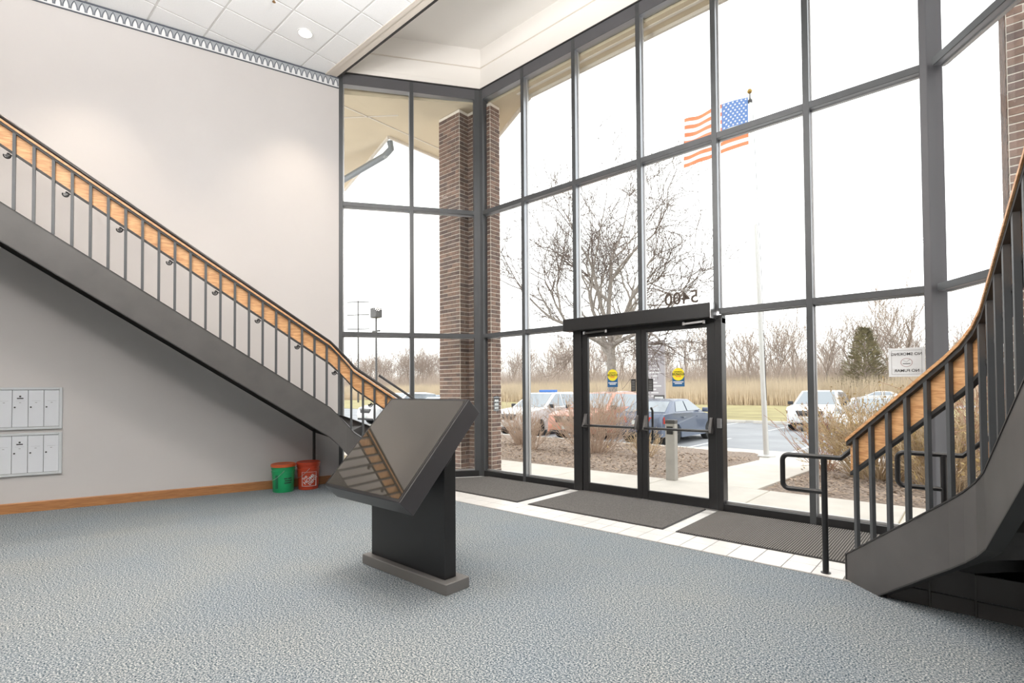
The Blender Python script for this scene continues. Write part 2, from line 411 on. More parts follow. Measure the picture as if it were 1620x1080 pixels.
def door(idx,x0,x1,g0,g1,hinge):
    D=struct('door_'+idx); y0,y1=5.865,5.91; zt=2.115
    MB().box(x0,g0,y0,y1,.015,zt).obj('stile',M_DOOR,D,bevel=.003); MB().box(g1,x1,y0,y1,.015,zt).obj('stile',M_DOOR,D,bevel=.003)
    MB().box(g0,g1,y0,y1,.015,.125).obj('bottom_rail',M_DOOR,D,bevel=.003); MB().box(g0,g1,y0,y1,2.075,zt).obj('top_rail',M_DOOR,D,bevel=.003)
    MB().box(g0-.004,g1+.004,5.884,5.891,.12,2.08).obj('pane',M_GLASS,D)
    b=MB().tube([(x0+.06,5.795,.895),(x1-.06,5.795,.895)],.016,8).obj('push_bar',M_BAR,D,smooth=40)
    for xx in (x0+.055,x1-.055):
        MB().add(*[[(xx-.022,5.865,.86),(xx+.022,5.865,.86),(xx+.022,5.865,1.05),(xx-.022,5.865,1.05),(xx-.018,5.785,.875),(xx+.018,5.785,.875),(xx+.014,5.845,1.04),(xx-.014,5.845,1.04)],
            [(0,3,2,1),(4,5,6,7),(0,1,5,4),(1,2,6,5),(2,3,7,6),(3,0,4,7)]]).obj('bar_bracket',M_STEEL,b,bevel=.004)
    xc=x1-.09 if hinge=='L' else x0+.09
    MB().tube([(xc,5.93,.70),(xc,5.965,.74),(xc,5.965,1.10),(xc,5.93,1.14)],.014,8).obj('pull_handle',M_BAR,D,smooth=40)
    xa=(x0+.08,x0+.42) if hinge=='L' else (x1-.34,x1-.10)
    MB().bar((xa[0],5.80,2.125),(xa[1],5.80,2.135),.018,.022).obj('closer_arm',M_CHROME if hinge=='R' else M_STEEL,D)
    for xx in xa: MB().lathe([(.016,0),(.016,.035),(.010,.04)],10,(xx,5.80,2.11)).obj('arm_joint',M_CHROME,D,smooth=40)
    xp=g1-.045 if hinge=='L' else g0+.045
    pl=MB().box(xp-.032,xp+.032,5.876,5.883,1.345,1.50).obj('hours_plate',M_PRINT_K,D)
    for k in range(6): MB().box(xp-.022,xp+.022,5.8745,5.876,1.362+.021*k,1.368+.021*k).obj('printed_line',pbr_grey,pl)
    return D
pbr_grey=pbr('grey_print',(.30,.30,.30),.6)
D1=door('1',-3.965,-3.087,-3.874,-3.156,'L'); D2=door('2',-3.080,-2.165,-3.011,-2.262,'R')
def caution(x0,x1,z0,z1,D):
    xc=(x0+x1)/2; wd=x1-x0; y=5.8825
    st=MB().box(x0,x1,y,y+.0015,z0,z0+(z1-z0)*.62).obj('caution_sticker',M_BLU,D)
    r=wd*.5; zc=z1-r
    MB().ext([(xc+r*math.cos(t*math.pi/16),y-.0012,zc+r*math.sin(t*math.pi/16)) for t in range(32)],(0,.0012,0)).obj('yellow_disc',M_YEL,st)
    MB().box(x0,x1,y-.002,y-.0012,zc-.012,zc+.016).obj('black_band',M_PRINT_K,st)
    X=Matrix.Translation((xc,y-.0028,zc+.002))@Matrix.Rotation(R(90),4,'X')
    text_obj('CAUTION',.030,M_YEL,parent=st,mtx=X,bold=.0008)
    text_obj('AUTOMATIC',.017,M_PRINT_K,parent=st,mtx=Matrix.Translation((xc,y-.0018,zc+.029))@Matrix.Rotation(R(90),4,'X'),bold=.0006)
    text_obj('DOOR',.021,M_RED,parent=st,mtx=Matrix.Translation((xc,y-.0018,zc-.026))@Matrix.Rotation(R(90),4,'X'),bold=.0008)
    for k,ww in enumerate((.42,.30)): MB().box(xc-wd*ww,xc+wd*ww,y-.001,y,z0+.05-.018*k,z0+.060-.018*k).obj('printed_line',M_PRINT_W,st)
caution(-3.578,-3.428,1.402,1.632,D1); caution(-2.688,-2.537,1.400,1.622,D2)
# house number on the glass over the doors, facing outwards
num=tag(text_obj('5400',.215,pbr('number_bronze',(.10,.065,.05),.5),name='house_number',mirror=True,depth=.003,bold=.002,
    mtx=Matrix.Translation((-2.60,5.965,2.455))@Matrix.Rotation(R(90),4,'X')),'large 5400 house number seen reversed on the glass above the doors','number')
# no smoking notice, facing outwards
sg=thing('no_smoking_sign','white no smoking no fumar notice on the glass beside the corner post, seen reversed','sign')
sx0,sx1,sz0,sz1=-.590,-.322,1.470,1.735; sy=5.936
MB().box(sx0,sx1,sy,sy+.003,sz0,sz1).obj('sheet',M_PAPER,sg)
for q in ((sx0+.022,sx1-.022,sz0+.022,sz0+.025),(sx0+.022,sx1-.022,sz1-.025,sz1-.022),(sx0+.022,sx0+.025,sz0+.022,sz1-.022),(sx1-.025,sx1-.022,sz0+.022,sz1-.022)):
    MB().box(q[0],q[1],sy-.001,sy,q[2],q[3]).obj('border_line',pbr_grey,sg)
RX=Matrix.Rotation(R(90),4,'X'); sxc=(sx0+sx1)/2
text_obj('NO SMOKING',.036,M_PRINT_K,parent=sg,mirror=True,mtx=Matrix.Translation((sxc,sy-.001,sz1-.058))@RX,bold=.0004)
text_obj('NO FUMAR',.036,M_PRINT_K,parent=sg,mirror=True,mtx=Matrix.Translation((sxc,sy-.001,sz0+.055))@RX,bold=.0004)
zc=(sz0+sz1)/2-.002
ring=MB(); ring.loft([[(sxc+rr*math.cos(t*math.pi/14),yy,zc+rr*.92*math.sin(t*math.pi/14)) for rr,yy in ((.044,sy-.001),(.039,sy-.001),(.039,sy),(.044,sy))] for t in range(29)],caps=False)
ring.obj('prohibition_ring',pbr('ring_red_grey',(.42,.28,.28),.6),sg)
MB().bar((sxc-.026,sy-.001,zc+.02),(sxc+.0,sy-.001,zc+.004),.002,.003).obj('slash',pbr_grey,sg); MB().bar((sxc+.0,sy-.001,zc+.004),(sxc+.026,sy-.001,zc+.028),.002,.003).obj('slash',pbr_grey,sg)
MB().box(sxc-.028,sxc+.028,sy-.002,sy,zc-.014,zc-.008).obj('cigarette',M_PRINT_K,sg)

# ------------------------------------------------------------------ entrance floor: white tiles and mats
tf=MB().prism([(-6.55,4.325),(-.62,4.325),(-.62,5.84),(-5.88,5.84)],0,.003).obj('floor_tiling',M_GROUT,kind='structure')
tile=MB().box(.0035,.2035-.003,.0035,.1985-.003,0,.007).obj('tile',M_TILE,tf,bevel=.0015)
first=True
def facet_y(x): return 4.075+(x+7.158)*1.785/1.258
def put(x,y,mesh=tile):
    global first
    c=tile if first else link(tile.copy(),tf); first=False; c.location=(x,y,.001)
xs=[-1.1225+.2035*k-.0035 for k in range(-26,3)]
for x in xs:
    if x>-.66-.2: continue
    for j in range(2): put(x,4.33+.1975*j)
for y in [4.33+.1975*(2+j) for j in range(5)]+[5.63]:
    put(-4.152,y); put(-2.313,y)
MB().box(-4.0,-2.16,5.832,5.858,0,.006).obj('tile_strip',M_TILE,tf)
for x in [-6.3+.2035*k for k in range(2)]:
    for j in range(2,5):
        y=4.33+.1975*j
        if y+.2<facet_y(x)-.06: put(x,y)
for k in range(5):
    y=4.95+.17*k; fx=-7.158+(y-4.075)*1.258/1.785
    MB().prism([(fx+.07,y),(fx+.25,y),(fx+.37,y+.165),(fx+.19,y+.165)],0,.007).obj('tile',M_TILE,tf)
def mat_rug(label,poly,m,inner):
    o=thing('entrance_mat',label,'door mat','entrance mats by the doors')
    MB().prism(poly,.0075,.016).obj('rim',M_STEELD,o)
    MB().prism(inner,.0075,.020).obj('pile',m,o)
    return o
def inset(x0,x1,y0,y1,e=.012): return [(x0,y0),(x1,y0),(x1,y1),(x0,y1)],[(x0+e,y0+e),(x1-e,y0+e),(x1-e,y1-e),(x0+e,y1-e)]
mat_rug('dark grey entrance mat left of the doors, under the side window',[(-5.60,4.725),(-4.155,4.725),(-4.155,5.83),(-5.72,5.83),(-6.04,5.36),(-6.04,5.17)],M_MAT,[(-5.59,4.74),(-4.17,4.74),(-4.17,5.822),(-5.71,5.822),(-6.025,5.355),(-6.025,5.18)])
mat_rug('dark grey entrance mat straight in front of the glass doors',*[inset(-3.985,-2.275,4.725,5.825)[0]],M_MAT,inset(-3.985,-2.275,4.725,5.825)[1])
mat_rug('ribbed grey entrance mat right of the doors, behind the handrail post',inset(-2.145,-.64,4.725,5.835)[0],M_RIB,inset(-2.145,-.64,4.725,5.835)[1])
# ================================================================== STAIRS
class Side:
    """one edge of a stair: plan polyline from the top down with the height of the stringer's top"""
    def __init__(s,pts,across):
        s.p=[Vector(q) for q in pts]; s.n=[Vector(q) for q in across]
        s.s=[0]
        for a,b in zip(s.p,s.p[1:]): s.s.append(s.s[-1]+((b-a).xy).length)
        s.len=s.s[-1]
    def at(s,t,off=0,dz=0):
        t=min(max(t,-.0),s.len)
        for i in range(len(s.p)-1):
            if t<=s.s[i+1] or i==len(s.p)-2:
                k=(t-s.s[i])/max(1e-6,(s.s[i+1]-s.s[i])); n=s.n[i].lerp(s.n[i+1],k).normalized()
                return s.p[i].lerp(s.p[i+1],k)+n*off+Vector((0,0,dz))
    def byz(s,z):
        for i in range(len(s.p)-1):
            if s.p[i].z>=z>=s.p[i+1].z:
                k=(s.p[i].z-z)/(s.p[i].z-s.p[i+1].z); return s.s[i]+k*(s.s[i+1]-s.s[i])
        return 0 if z>s.p[0].z else s.len
    def knots(s,t0,t1): return [t0]+[q for q in s.s if t0+1e-4<q<t1-1e-4]+[t1]
    def strip(s,mb,t0,t1,o0,o1,z0,z1):
        return mb.loft([[s.at(t,o0,z0),s.at(t,o1,z0),s.at(t,o1,z1),s.at(t,o0,z1)] for t in s.knots(t0,t1)])
def bez(a,c,b,n=3): return [tuple((1-t)**2*a[i]+2*t*(1-t)*c[i]+t*t*b[i] for i in range(len(a))) for t in [k/n for k in range(n+1)]]
def stair_sides(top,l1,c,l2,end,n1,n2,W,co):
    """room-side points; returns both sides with matching heights"""
    inn=[top]+bez(l1,(*c,(l1[2]+l2[2])/2),l2)+[end]
    sh=lambda p,n: (p[0]+n[0]*W,p[1]+n[1]*W,p[2])
    outp=[sh(top,n1)]+bez(sh(l1,n1),(*co,(l1[2]+l2[2])/2),sh(l2,n2))+[sh(end,n2)]
    ns=[n1]+[tuple((1-k/3)*a+k/3*b for a,b in zip(n1,n2)) for k in range(4)]+[n2]
    N=[Vector((*q,0)).normalized() for q in ns]
    return Side(inn,N), Side(outp,[-q for q in N])
def guard(root,sd,t0,t1,pipe_dz,brackets=True,first=.075,endboard=True):
    k=0; t=t0
    post=MB(); 
    brackets=brackets and pipe_dz>.8
    pos=[t1-first-.148*i for i in range(int((t1-t0-first)/.148)+1)]
    for t in pos:
        a=sd.at(t,.016,.004); b=sd.at(t,.016,.785)
        d=(sd.at(min(t+.02,sd.len))-sd.at(max(t-.02,0))); d.z=0; d.normalize(); n=Vector((-d.y,d.x,0))
        MB().loft([[q+d*.0125+n*.0125,q-d*.0125+n*.0125,q-d*.0125-n*.0125,q+d*.0125-n*.0125] for q in (a,b)]).obj('baluster',M_BAL,root)
    sd.strip(MB(),t0,t1,.032,.056,.575,.79).obj('rail_board',M_OAK,root)
    sd.strip(MB(),t0,t1,.002,.034,.762,.79).obj('rail_flat_bar',M_STEELD,root)
    sd.strip(MB(),t0,t1,-.006,.072,.79,.812).obj('rail_cap',M_OAK,root)
    sd.strip(MB(),t0,t1,.026,.060,.552,.576).obj('board_edge_strip',M_STEELD,root)
    if brackets:
        for i,t in enumerate(pos):
            if i%3==1:
                tt=max(t-.055,0); d=(sd.at(min(tt+.02,sd.len))-sd.at(max(tt-.02,0))); d.z=0; d.normalize()
                c=sd.at(tt,.03,.500); rg_=[c+d*(.025*math.cos(x*math.pi/8))+Vector((0,0,.025*math.sin(x*math.pi/8))) for x in range(-9,5)]
                m=MB().tube(rg_+[sd.at(tt+.05,.03,.53),sd.at(tt+.055,.04,.585)],.0075,6)
                m.tube([c-sd.n[0]*.004,c+sd.n[0]*.012],.015,10)
                m.obj('rail_bracket',M_BAR,root,smooth=40)
    return pos
def stair(name,label,sides,risers,pipe_dz,loop_dir,outer_from,post=None,plinth=None):
    A,B=sides; root=thing(name,label,'staircase')
    # stringers: web plate with flanges
    for sd,nm in ((A,'stringer'),(B,'stringer')):
        lo=-.38
        secs=[]
        def bot(t):
            p=sd.at(t); z=p.z+lo; return max(0.0,z)
        kn=sd.knots(0,sd.len); tz=sd.byz(.38+.0)    # where the bottom edge meets the floor
        kn=sorted(set(kn+[tz]))
        m=MB().loft([[Vector((*sd.at(t,.0).xy,bot(t))),Vector((*sd.at(t,.014).xy,bot(t))),sd.at(t,.014),sd.at(t,0)] for t in kn])
        web=m.obj(nm,M_STEEL,root)
        sd.strip(MB(),0,sd.len,-.004,.062,-.004,.006).obj('top_flange',M_STEELD,web)
        mm=MB().loft([[Vector((*sd.at(t,-.002).xy,bot(t)-.002)),Vector((*sd.at(t,.062).xy,bot(t)-.002)),Vector((*sd.at(t,.062).xy,bot(t)+.008)),Vector((*sd.at(t,-.002).xy,bot(t)+.008))] for t in kn if t<=tz+1e-5])
        mm.obj('bottom_flange',M_STEELD,web)
        e=sd.at(sd.len); d=(sd.at(sd.len)-sd.at(sd.len-.1)); d.z=0; d.normalize()
        MB().loft([[Vector((*(sd.at(sd.len,o)+d*k).xy,z)) for o,k in ((-.004,0),(.062,0),(.062,.012),(-.004,.012))] for z in (0,e.z+.006)]).obj('end_plate',M_STEELD,web)
    # treads and risers
    rise=.171
    for k in range(1,risers+1):
        z=rise*k; za=z+.03; zb=za+rise
        if zb>A.p[0].z: break
        i0=A.at(A.byz(za),.05); i1=A.at(A.byz(zb),.05); o0=B.at(B.byz(za),.014); o1=B.at(B.byz(zb),.014)
        f=lambda p,zz: Vector((p.x,p.y,zz))
        MB().loft([[f(i0,z-.045),f(i1,z-.045),f(i1,z),f(i0,z)],[f(o0,z-.045),f(o1,z-.045),f(o1,z),f(o0,z)]]).obj('tread',M_TREAD,root)
        dn=(i0-i1); dn.z=0; dn.normalize(); dn*=.012
        MB().loft([[f(i0,z-rise),f(i0-dn,z-rise),f(i0-dn,z-.045),f(i0,z-.045)],[f(o0,z-rise),f(o0-dn,z-rise),f(o0-dn,z-.045),f(o0,z-.045)]]).obj('riser',M_TREAD,root)
    guard(root,A,0,A.len-.015,pipe_dz)
    if pipe_dz<.8: guard(root,B,outer_from,B.len-.015,pipe_dz,brackets=False)
    # round handrails on the walking side, ending in a looped return on a floor post
    for sd,t0,sg in ((A,0,1),(B,outer_from,1)):
        kn=sd.knots(t0,sd.len-.02); off=.10 if pipe_dz<.8 else .034
        pts=[sd.at(t,off,pipe_dz) for t in kn]
        z=.86; e=sd.at(sd.len,off); ld=Vector((loop_dir,0,0))
        e=Vector((e.x,e.y,z))-Vector((0,.03,0)) if sd is A else Vector((e.x,e.y,z))
        q0=e+ld*.10; pst=e+ld*.21; tip=e+ld*.49
        r=.045; zb=.60
        pts+=[q0]
        def arc(c,a0,a1): return [c+ld*(r*math.cos(a))+Vector((0,0,r*math.sin(a))) for a in [a0+(a1-a0)*k/6 for k in range(7)]]
        pts+=arc(tip+Vector((0,0,-r))-ld*r,math.pi/2,0)+arc(Vector((tip.x,tip.y,zb+r))-ld*r,0,-math.pi/2)+[Vector((pst.x,pst.y,zb))]
        hr=MB().tube(pts,.0185,10).obj('handrail',M_BAR,root,smooth=50)
        MB().tube([(pst.x,pst.y,0.0),(pst.x,pst.y,z)],.021,12).obj('rail_post',M_BAR,root,smooth=50)
        MB().lathe([(.001,0),(.034,0),(.034,.006),(.022,.009)],14,(pst.x,pst.y,.007)).obj('floor_collar',M_BAR,root,smooth=40)
    return root
LW=1.13
zt=lambda y: 3.174-.699*(y-.488)
LA=stair_sides((wall_x(-.95)+1.252,-.95,zt(-.95)),(-6.12,3.37,1.16),(-6.072,3.528),(-5.98,3.62,.83),(-5.315,4.285,.185),(-.957,.291),(-.707,.707),LW,(-7.20+.291*.45,3.70+.957*.45))
stairL=stair('staircase','dark steel staircase with oak rail panels climbing the left wall above the mailboxes',LA,24,.845,1,LA[1].s[-2]+.10)
RA=stair_sides((.869,-1.29,4.18),(.03,3.46,.95),(-.006,3.667),(-.12,3.78,.735),(-.70,4.36,.185),(.985,.174),(.707,.707),1.13,(1.143-.174*.55,3.657+.985*.55))
stairR=stair('staircase','dark steel staircase with oak rail panels rising at the right edge by the corner post',RA,24,.775,-1,RA[1].s[1]-.9)
# pipe leg under the left stair
MB().tube([(-7.17,3.69,0),(-7.17,3.69,.82)],.021,10).obj('support_leg',M_STEELD,stairL,smooth=40)
M_PLI=pbr('plinth_grey',(.075,.07,.07),.6)
# low boxed plinth below the first steps of the right stair
for k in range(6):
    x=-.44+.215*k; MB().box(x,x+.207,4.17-.012*k,4.19-.012*k,0,.095).obj('plinth_board',M_PLI,stairR,bevel=.003)
    MB().box(x,x+.207,4.178-.012*k,4.19-.012*k,.099,.25).obj('plinth_panel',M_PLI,stairR)
    MB().box(x-.008,x,4.163-.012*k,4.19-.012*k,0,.25).obj('plinth_rib',M_STEEL,stairR)

# upper landing behind the camera that both stairs lead up to
MB().prism([(wall_x(-1.1),-1.1),(xr(-1.1),-1.1),(xr(BACK),BACK),(wall_x(BACK),BACK)],3.78,4.0).obj('floor_upper',M_WHITE,kind='structure')

# ================================================================== KIOSK
M_KB=pbr('kiosk_black',(.012,.012,.013),.33); M_KG=pbr('kiosk_graphite',(.043,.041,.045),.42); M_KBASE=pbr('kiosk_base_grey',(.16,.155,.15),.45)
M_SCR=pbr('kiosk_screen_glass',(.026,.022,.016),.03,spec=1.0,coat=.5)
kk=thing('touchscreen_kiosk','black floor-standing kiosk with a large tilted blank screen in the middle of the lobby','kiosk')
MB().box(-3.655,-2.645,2.285,2.50,0,.075).obj('base',M_KBASE,kk,bevel=.004)
MB().box(-3.60,-2.715,2.335,2.44,.075,.98).obj('pedestal',M_KB,kk,bevel=.004)
ta=math.atan2(.625,.59); du=Vector((0,math.cos(ta),math.sin(ta))); dn=Vector((0,-math.sin(ta),math.cos(ta)))
o0=Vector((-3.555,1.905,.685)); Ls=.862; wx=Vector((.915,0,0)); th=.15
def slab(o,u0,u1,v0,v1,n0,n1):
    P=lambda a,b,c: o+Vector((a,0,0))+du*b+dn*c
    return MB().add([P(u0,v0,n0),P(u1,v0,n0),P(u1,v1,n0),P(u0,v1,n0),P(u0,v0,n1),P(u1,v0,n1),P(u1,v1,n1),P(u0,v1,n1)],
      [(0,3,2,1),(4,5,6,7),(0,1,5,4),(1,2,6,5),(2,3,7,6),(3,0,4,7)])
slab(o0,0,.915,0,Ls,-th,-.004).obj('screen_housing',M_KG,kk,bevel=.004)
slab(o0,.004,.911,.004,Ls-.004,-.006,.001).obj('bezel',M_KB,kk)
slab(o0,.022,.893,.022,Ls-.022,-.002,.0025).obj('screen',M_SCR,kk)
slab(o0,.2,.72,.25,.62,-th-.05,-th).obj('mounting_bracket',M_KB,kk,bevel=.004)
slab(o0,.86,.895,.40,.48,-th-.03,-th).obj('cable_knob',M_KB,kk,bevel=.008)

# ================================================================== BUCKETS
M_GRN=pbr('bucket_green',(.015,.36,.13),.38); M_ORG=pbr('bucket_orange',(.62,.075,.03),.38); M_LID=pbr('lid_orange',(.66,.13,.04),.4)
def bucket(label,loc,body,lidm,rz):
    t=thing('bucket',label,'bucket','buckets under the left stair',loc,rz); h=.37
    MB().lathe([(.001,0),(.128,0),(.132,.006),(.146,.27),(.152,.272),(.153,.284),(.147,.288),(.148,.312),(.155,.314),(.156,.326),(.149,.33),(.150,h),(.143,h),(.125,.02),(.001,.02)],28).obj('body',body,t,smooth=35)
    if lidm: MB().lathe([(.158,h-.028),(.161,h-.02),(.161,h+.004),(.152,h+.012),(.140,h+.004),(.001,h+.004),(.001,h-.004),(.150,h-.004),(.154,h-.028)],28).obj('lid',lidm,t,smooth=35)
    pts=[Vector((0,0,0))]
    pts=[Vector((.158*math.cos(a),.158*math.sin(a),.30-.13*math.sin((a-R(200))/R(140)*math.pi))) for a in [R(200)+R(140)*k/16 for k in range(17)]]
    MB().tube(pts,.003,6).obj('handle',M_CHROME,t)
    return t
cylw=lambda r,a0,z0,rot=0: (lambda c: ((r+c.z)*math.cos(a0+(c.x*math.cos(rot)-c.y*math.sin(rot))/r),(r+c.z)*math.sin(a0+(c.x*math.cos(rot)-c.y*math.sin(rot))/r),z0+c.x*math.sin(rot)+c.y*math.cos(rot)))
bk=bucket('green plastic bucket with orange lid and black lettering on the carpet under the stair',(-7.12,3.22,0),M_GRN,M_LID,0)
af=math.atan2(-3.22,7.12)
for k,(u0,u1) in enumerate(((-.055,-.012),(-.004,.05),(-.045,.055),(-.05,.045))):     # illegible black print
    z=(.190,.190,.160,.130)[k]
    MB().loft([[(r_*math.cos(af+.45+u/.141),r_*math.sin(af+.45+u/.141),z+v) for v,r_ in ((-.007,.135),(.007,.135),(.007,.1425),(-.007,.1425))] for u in [u0+(u1-u0)*i/4 for i in range(5)]]).obj('printed_line',M_PRINT_K,bk)
MB().loft([[((r_)*math.cos(af-.62+a),(r_)*math.sin(af-.62+a),z) for a,r_ in ((-.12,.137),(.12,.137),(.12,.1455),(-.12,.1455))] for z in (.06,.24)]).obj('dark_side_label',pbr('dark_green_label',(.01,.13,.06),.5),bk)  # dark green label on the bucket's side
bk2=bucket('orange red plastic bucket with white square store lettering beside the green one',(-7.055,3.545,0),M_ORG,M_ORG,0)
af=math.atan2(-3.545,7.055)
for k,(s_,sz) in enumerate((('THE',.040),('HOME',.066),('DEPOT',.052))): text_obj(s_,sz,M_PRINT_W,parent=bk2,warp=cylw(.142,af+.18,.155,R(40)) if False else (lambda k,sz: (lambda c: cylw(.142,af+.10,.150,R(42))(Vector((c.x+(-.03,0,.03)[k],c.y+(.052,.0,-.052)[k],c.z)))))(k,sz),bold=.0009)
for u0,u1,v0,v1 in ((-.10,.10,.095,.099),(-.10,.10,-.099,-.095),(-.10,-.096,-.099,.099),(.096,.10,-.099,.099)):
    MB().loft([[((r_)*math.cos(af+.10+u/.142),(r_)*math.sin(af+.10+u/.142),.150+v) for v,r_ in ((v0,.135),(v1,.135),(v1,.1455),(v0,.1455))] for u in [u0+(u1-u0)*i/6 for i in range(7)]]).obj('logo_frame',M_PRINT_W,bk2)

# ================================================================== MAILBOXES on the left wall
M_MBF=pbr('mailbox_frame',(.60,.63,.65),.4); M_MBD=pbr('mailbox_door',(.70,.73,.77),.4); M_LOCK=pbr('lock_dark',(.03,.03,.03),.4)
def mailbox(label,z0,z1):
    t=thing('mailbox_unit',label,'mailbox','wall mailboxes'); n=9; dw=.1375; y1=1.020
    P=lambda s,o,z: onwall(y1,o,z)-dW*s
    def bx(s0,s1,o0,o1,a,b):
        return MB().add([P(s0,o0,a),P(s1,o0,a),P(s1,o1,a),P(s0,o1,a),P(s0,o0,b),P(s1,o0,b),P(s1,o1,b),P(s0,o1,b)],[(0,3,2,1),(4,5,6,7),(0,1,5,4),(1,2,6,5),(2,3,7,6),(3,0,4,7)])
    Lb=n*dw+.055
    fr=.028
    bx(0,fr,.001,.030,z0,z1).obj('frame_side',M_MBF,t,bevel=.003); bx(Lb-fr,Lb,.001,.030,z0,z1).obj('frame_side',M_MBF,t,bevel=.003)
    bx(fr,Lb-fr,.001,.030,z1-fr,z1).obj('frame_top',M_MBF,t,bevel=.003); bx(fr,Lb-fr,.001,.030,z0,z0+fr).obj('frame_bottom',M_MBF,t,bevel=.003)
    bx(fr,Lb-fr,.001,.008,z0+fr,z1-fr).obj('back_plate',M_LOCK,t)
    for k in range(n):
        s0=fr+dw*k+.002; s1=fr+dw*(k+1)-.002
        d=bx(s0,s1,.008,.020,z0+fr+.003,z1-fr-.003).obj('door',M_MBD,t,bevel=.002)
        zm=z0+(z1-z0)*.53; c=P(s1-.022,.020,zm); 
        m=MB().tube([c,c+inL*.006],.0085,10); m.obj('lock',M_LOCK,d)
        bx(s0+.028,s1-.028,.0195,.0208,zm+.073,zm+.0745).obj('label_slot',pbr_grey,d)
        bx(s0+.058,s1-.058,.0195,.0208,zm+.050,zm+.056).obj('box_number',pbr_grey,d)
        if k==2:
            c=P((s0+s1)/2,.020,zm+.125); MB().tube([c,c+inL*.003],.010,10).obj('emblem_dot',M_LOCK,d)
            bx((s0+s1)/2-.028,(s0+s1)/2+.028,.0195,.0208,zm+.096,zm+.109).obj('emblem_text',M_LOCK,d)
mailbox('upper row of grey metal wall mailboxes',.952,1.438); mailbox('lower row of grey metal wall mailboxes',.422,.912)

# ================================================================== CEILING FIXTURES AND ADDED FILL LAMPS
M_LAMP=pbr('lamp_lens',(1,1,1),.5,emit=((1.0,.95,.88),9.0)); M_RING=pbr('lamp_ring',(.85,.85,.84),.4)
def downlight(label,x,y,z,power,ang=95,visible=True,group=None):
    t=thing('downlight',label,'ceiling light',group,(x,y,z))
    MB().lathe([(.082,-.006),(.098,-.008),(.102,0.0),(.082,.0),(.082,-.006)],28,caps=False).obj('trim_ring',M_RING,t,smooth=40)
    MB().lathe([(.001,-.004),(.084,-.004),(.084,.0),(.001,.0)],28).obj('lens',M_LAMP,t)
    l=bpy.data.lights.new('downlight_lamp','SPOT'); l.energy=power; l.spot_size=R(ang); l.spot_blend=.7; l.color=(1.0,.84,.68); l.shadow_soft_size=.07
    lo=bpy.data.objects.new('downlight_lamp',l); link(lo,t); lo.location=(0,0,-.02); return t
tx=lambda i: GX+T*(i+.5); ty=lambda j: GY+T*(j+.5)
downlight('round recessed downlight in the ceiling tile nearest the window corner',tx(1),ty(-1),ZC-.003,SPOT_W*1.2,80)
downlight('round recessed downlight above the left stair, one bay back from the window',tx(0),ty(-5)+.0,ZC-.003,SPOT_W*1.35,80)
for i in (-1,4,8,12):  # added fill downlights out of view, brightening the lobby
    for j in (-9,-5,-1) if i>0 else (-9,):
        downlight('added unseen fill downlight over the middle of the lobby',tx(i),ty(j),ZC-.003,SPOT_W*.9,120,group='added fill downlights over the lobby')
for x in (-7.3,-4.6,-1.9,.6):  # more added fill spots, below the landing and out of view
    for y in (-3.9,-2.0): downlight('added unseen fill downlight under the upper landing',x,y,3.777,SPOT_W*.30,130,group='added fill downlights under the landing')
def pendant(label,x,y,z):  # invented fill lamp out of view, lifts the walls and ceiling
    t=thing('fill_pendant',label,'added fill lamp',None,(x,y,z))
    MB().lathe([(.001,-.16),(.12,-.145),(.24,-.09),(.31,0),(.32,.012),(.30,.004),(.23,-.08),(.12,-.13),(.001,-.145)],28).obj('bowl',M_FILL,t,smooth=60)
    for k in range(3): MB().tube([(.30*math.cos(k*2.094),.30*math.sin(k*2.094),0),(0,0,.55)],.004,6).obj('hanger_rod',M_STEELD,t)
    MB().tube([(0,0,.55),(0,0,ZC-z-.02)],.010,8).obj('stem',M_STEELD,t); MB().lathe([(.001,ZC-z-.03),(.08,ZC-z-.03),(.08,ZC-z-.004),(.001,ZC-z-.004)],16).obj('canopy',M_STEELD,t)
    l=bpy.data.lights.new('fill_glow','POINT'); l.energy=FILL_W; l.color=(1.0,.965,.93); l.shadow_soft_size=.24
    lo=bpy.data.objects.new('fill_glow',l); link(lo,t); lo.location=(0,0,-.42)
    l=bpy.data.lights.new('fill_uplight','SPOT'); l.energy=UPFILL_W; l.color=(1.0,.99,.985); l.shadow_soft_size=.15; l.spot_size=R(168); l.spot_blend=.35
    lo=bpy.data.objects.new('fill_uplight',l); link(lo,t); lo.location=(0,0,.03); lo.rotation_euler=(math.pi,0,0)
M_FILL=pbr('fill_bowl_glow',(.9,.9,.88),.4,emit=((1.0,.95,.88),2.0))  # glowing bowl of the added fill lamps
pendant('added unseen fill pendant hanging in the lobby beside the landing edge on the left',-4.3,-.7,4.5)
pendant('added unseen fill pendant hanging over the middle of the lobby floor',-3.0,2.0,5.0)
pendant('added unseen fill pendant hanging in the lobby beside the right stair',-.45,-.2,4.5)
sp=thing('sprinkler_head','brass sprinkler head hanging from a ceiling tile','sprinkler',None,(-6.23,2.69,ZC-.003)); M_BRASS=pbr('brass',(.36,.22,.10),.35,metal=1)
MB().lathe([(.001,0),(.030,0),(.026,-.010),(.010,-.012),(.010,-.03),(.001,-.03)],14).obj('escutcheon',M_BRASS,sp,smooth=40)
MB().tube([(-.012,0,-.028),(-.018,0,-.045),(-.004,0,-.066)],.004,6).obj('yoke_arm',M_BRASS,sp); MB().tube([(.012,0,-.028),(.018,0,-.045),(.004,0,-.066)],.004,6).obj('yoke_arm',M_BRASS,sp)
MB().lathe([(.001,-.066),(.020,-.066),(.020,-.069),(.001,-.069)],14).obj('deflector',M_BRASS,sp)
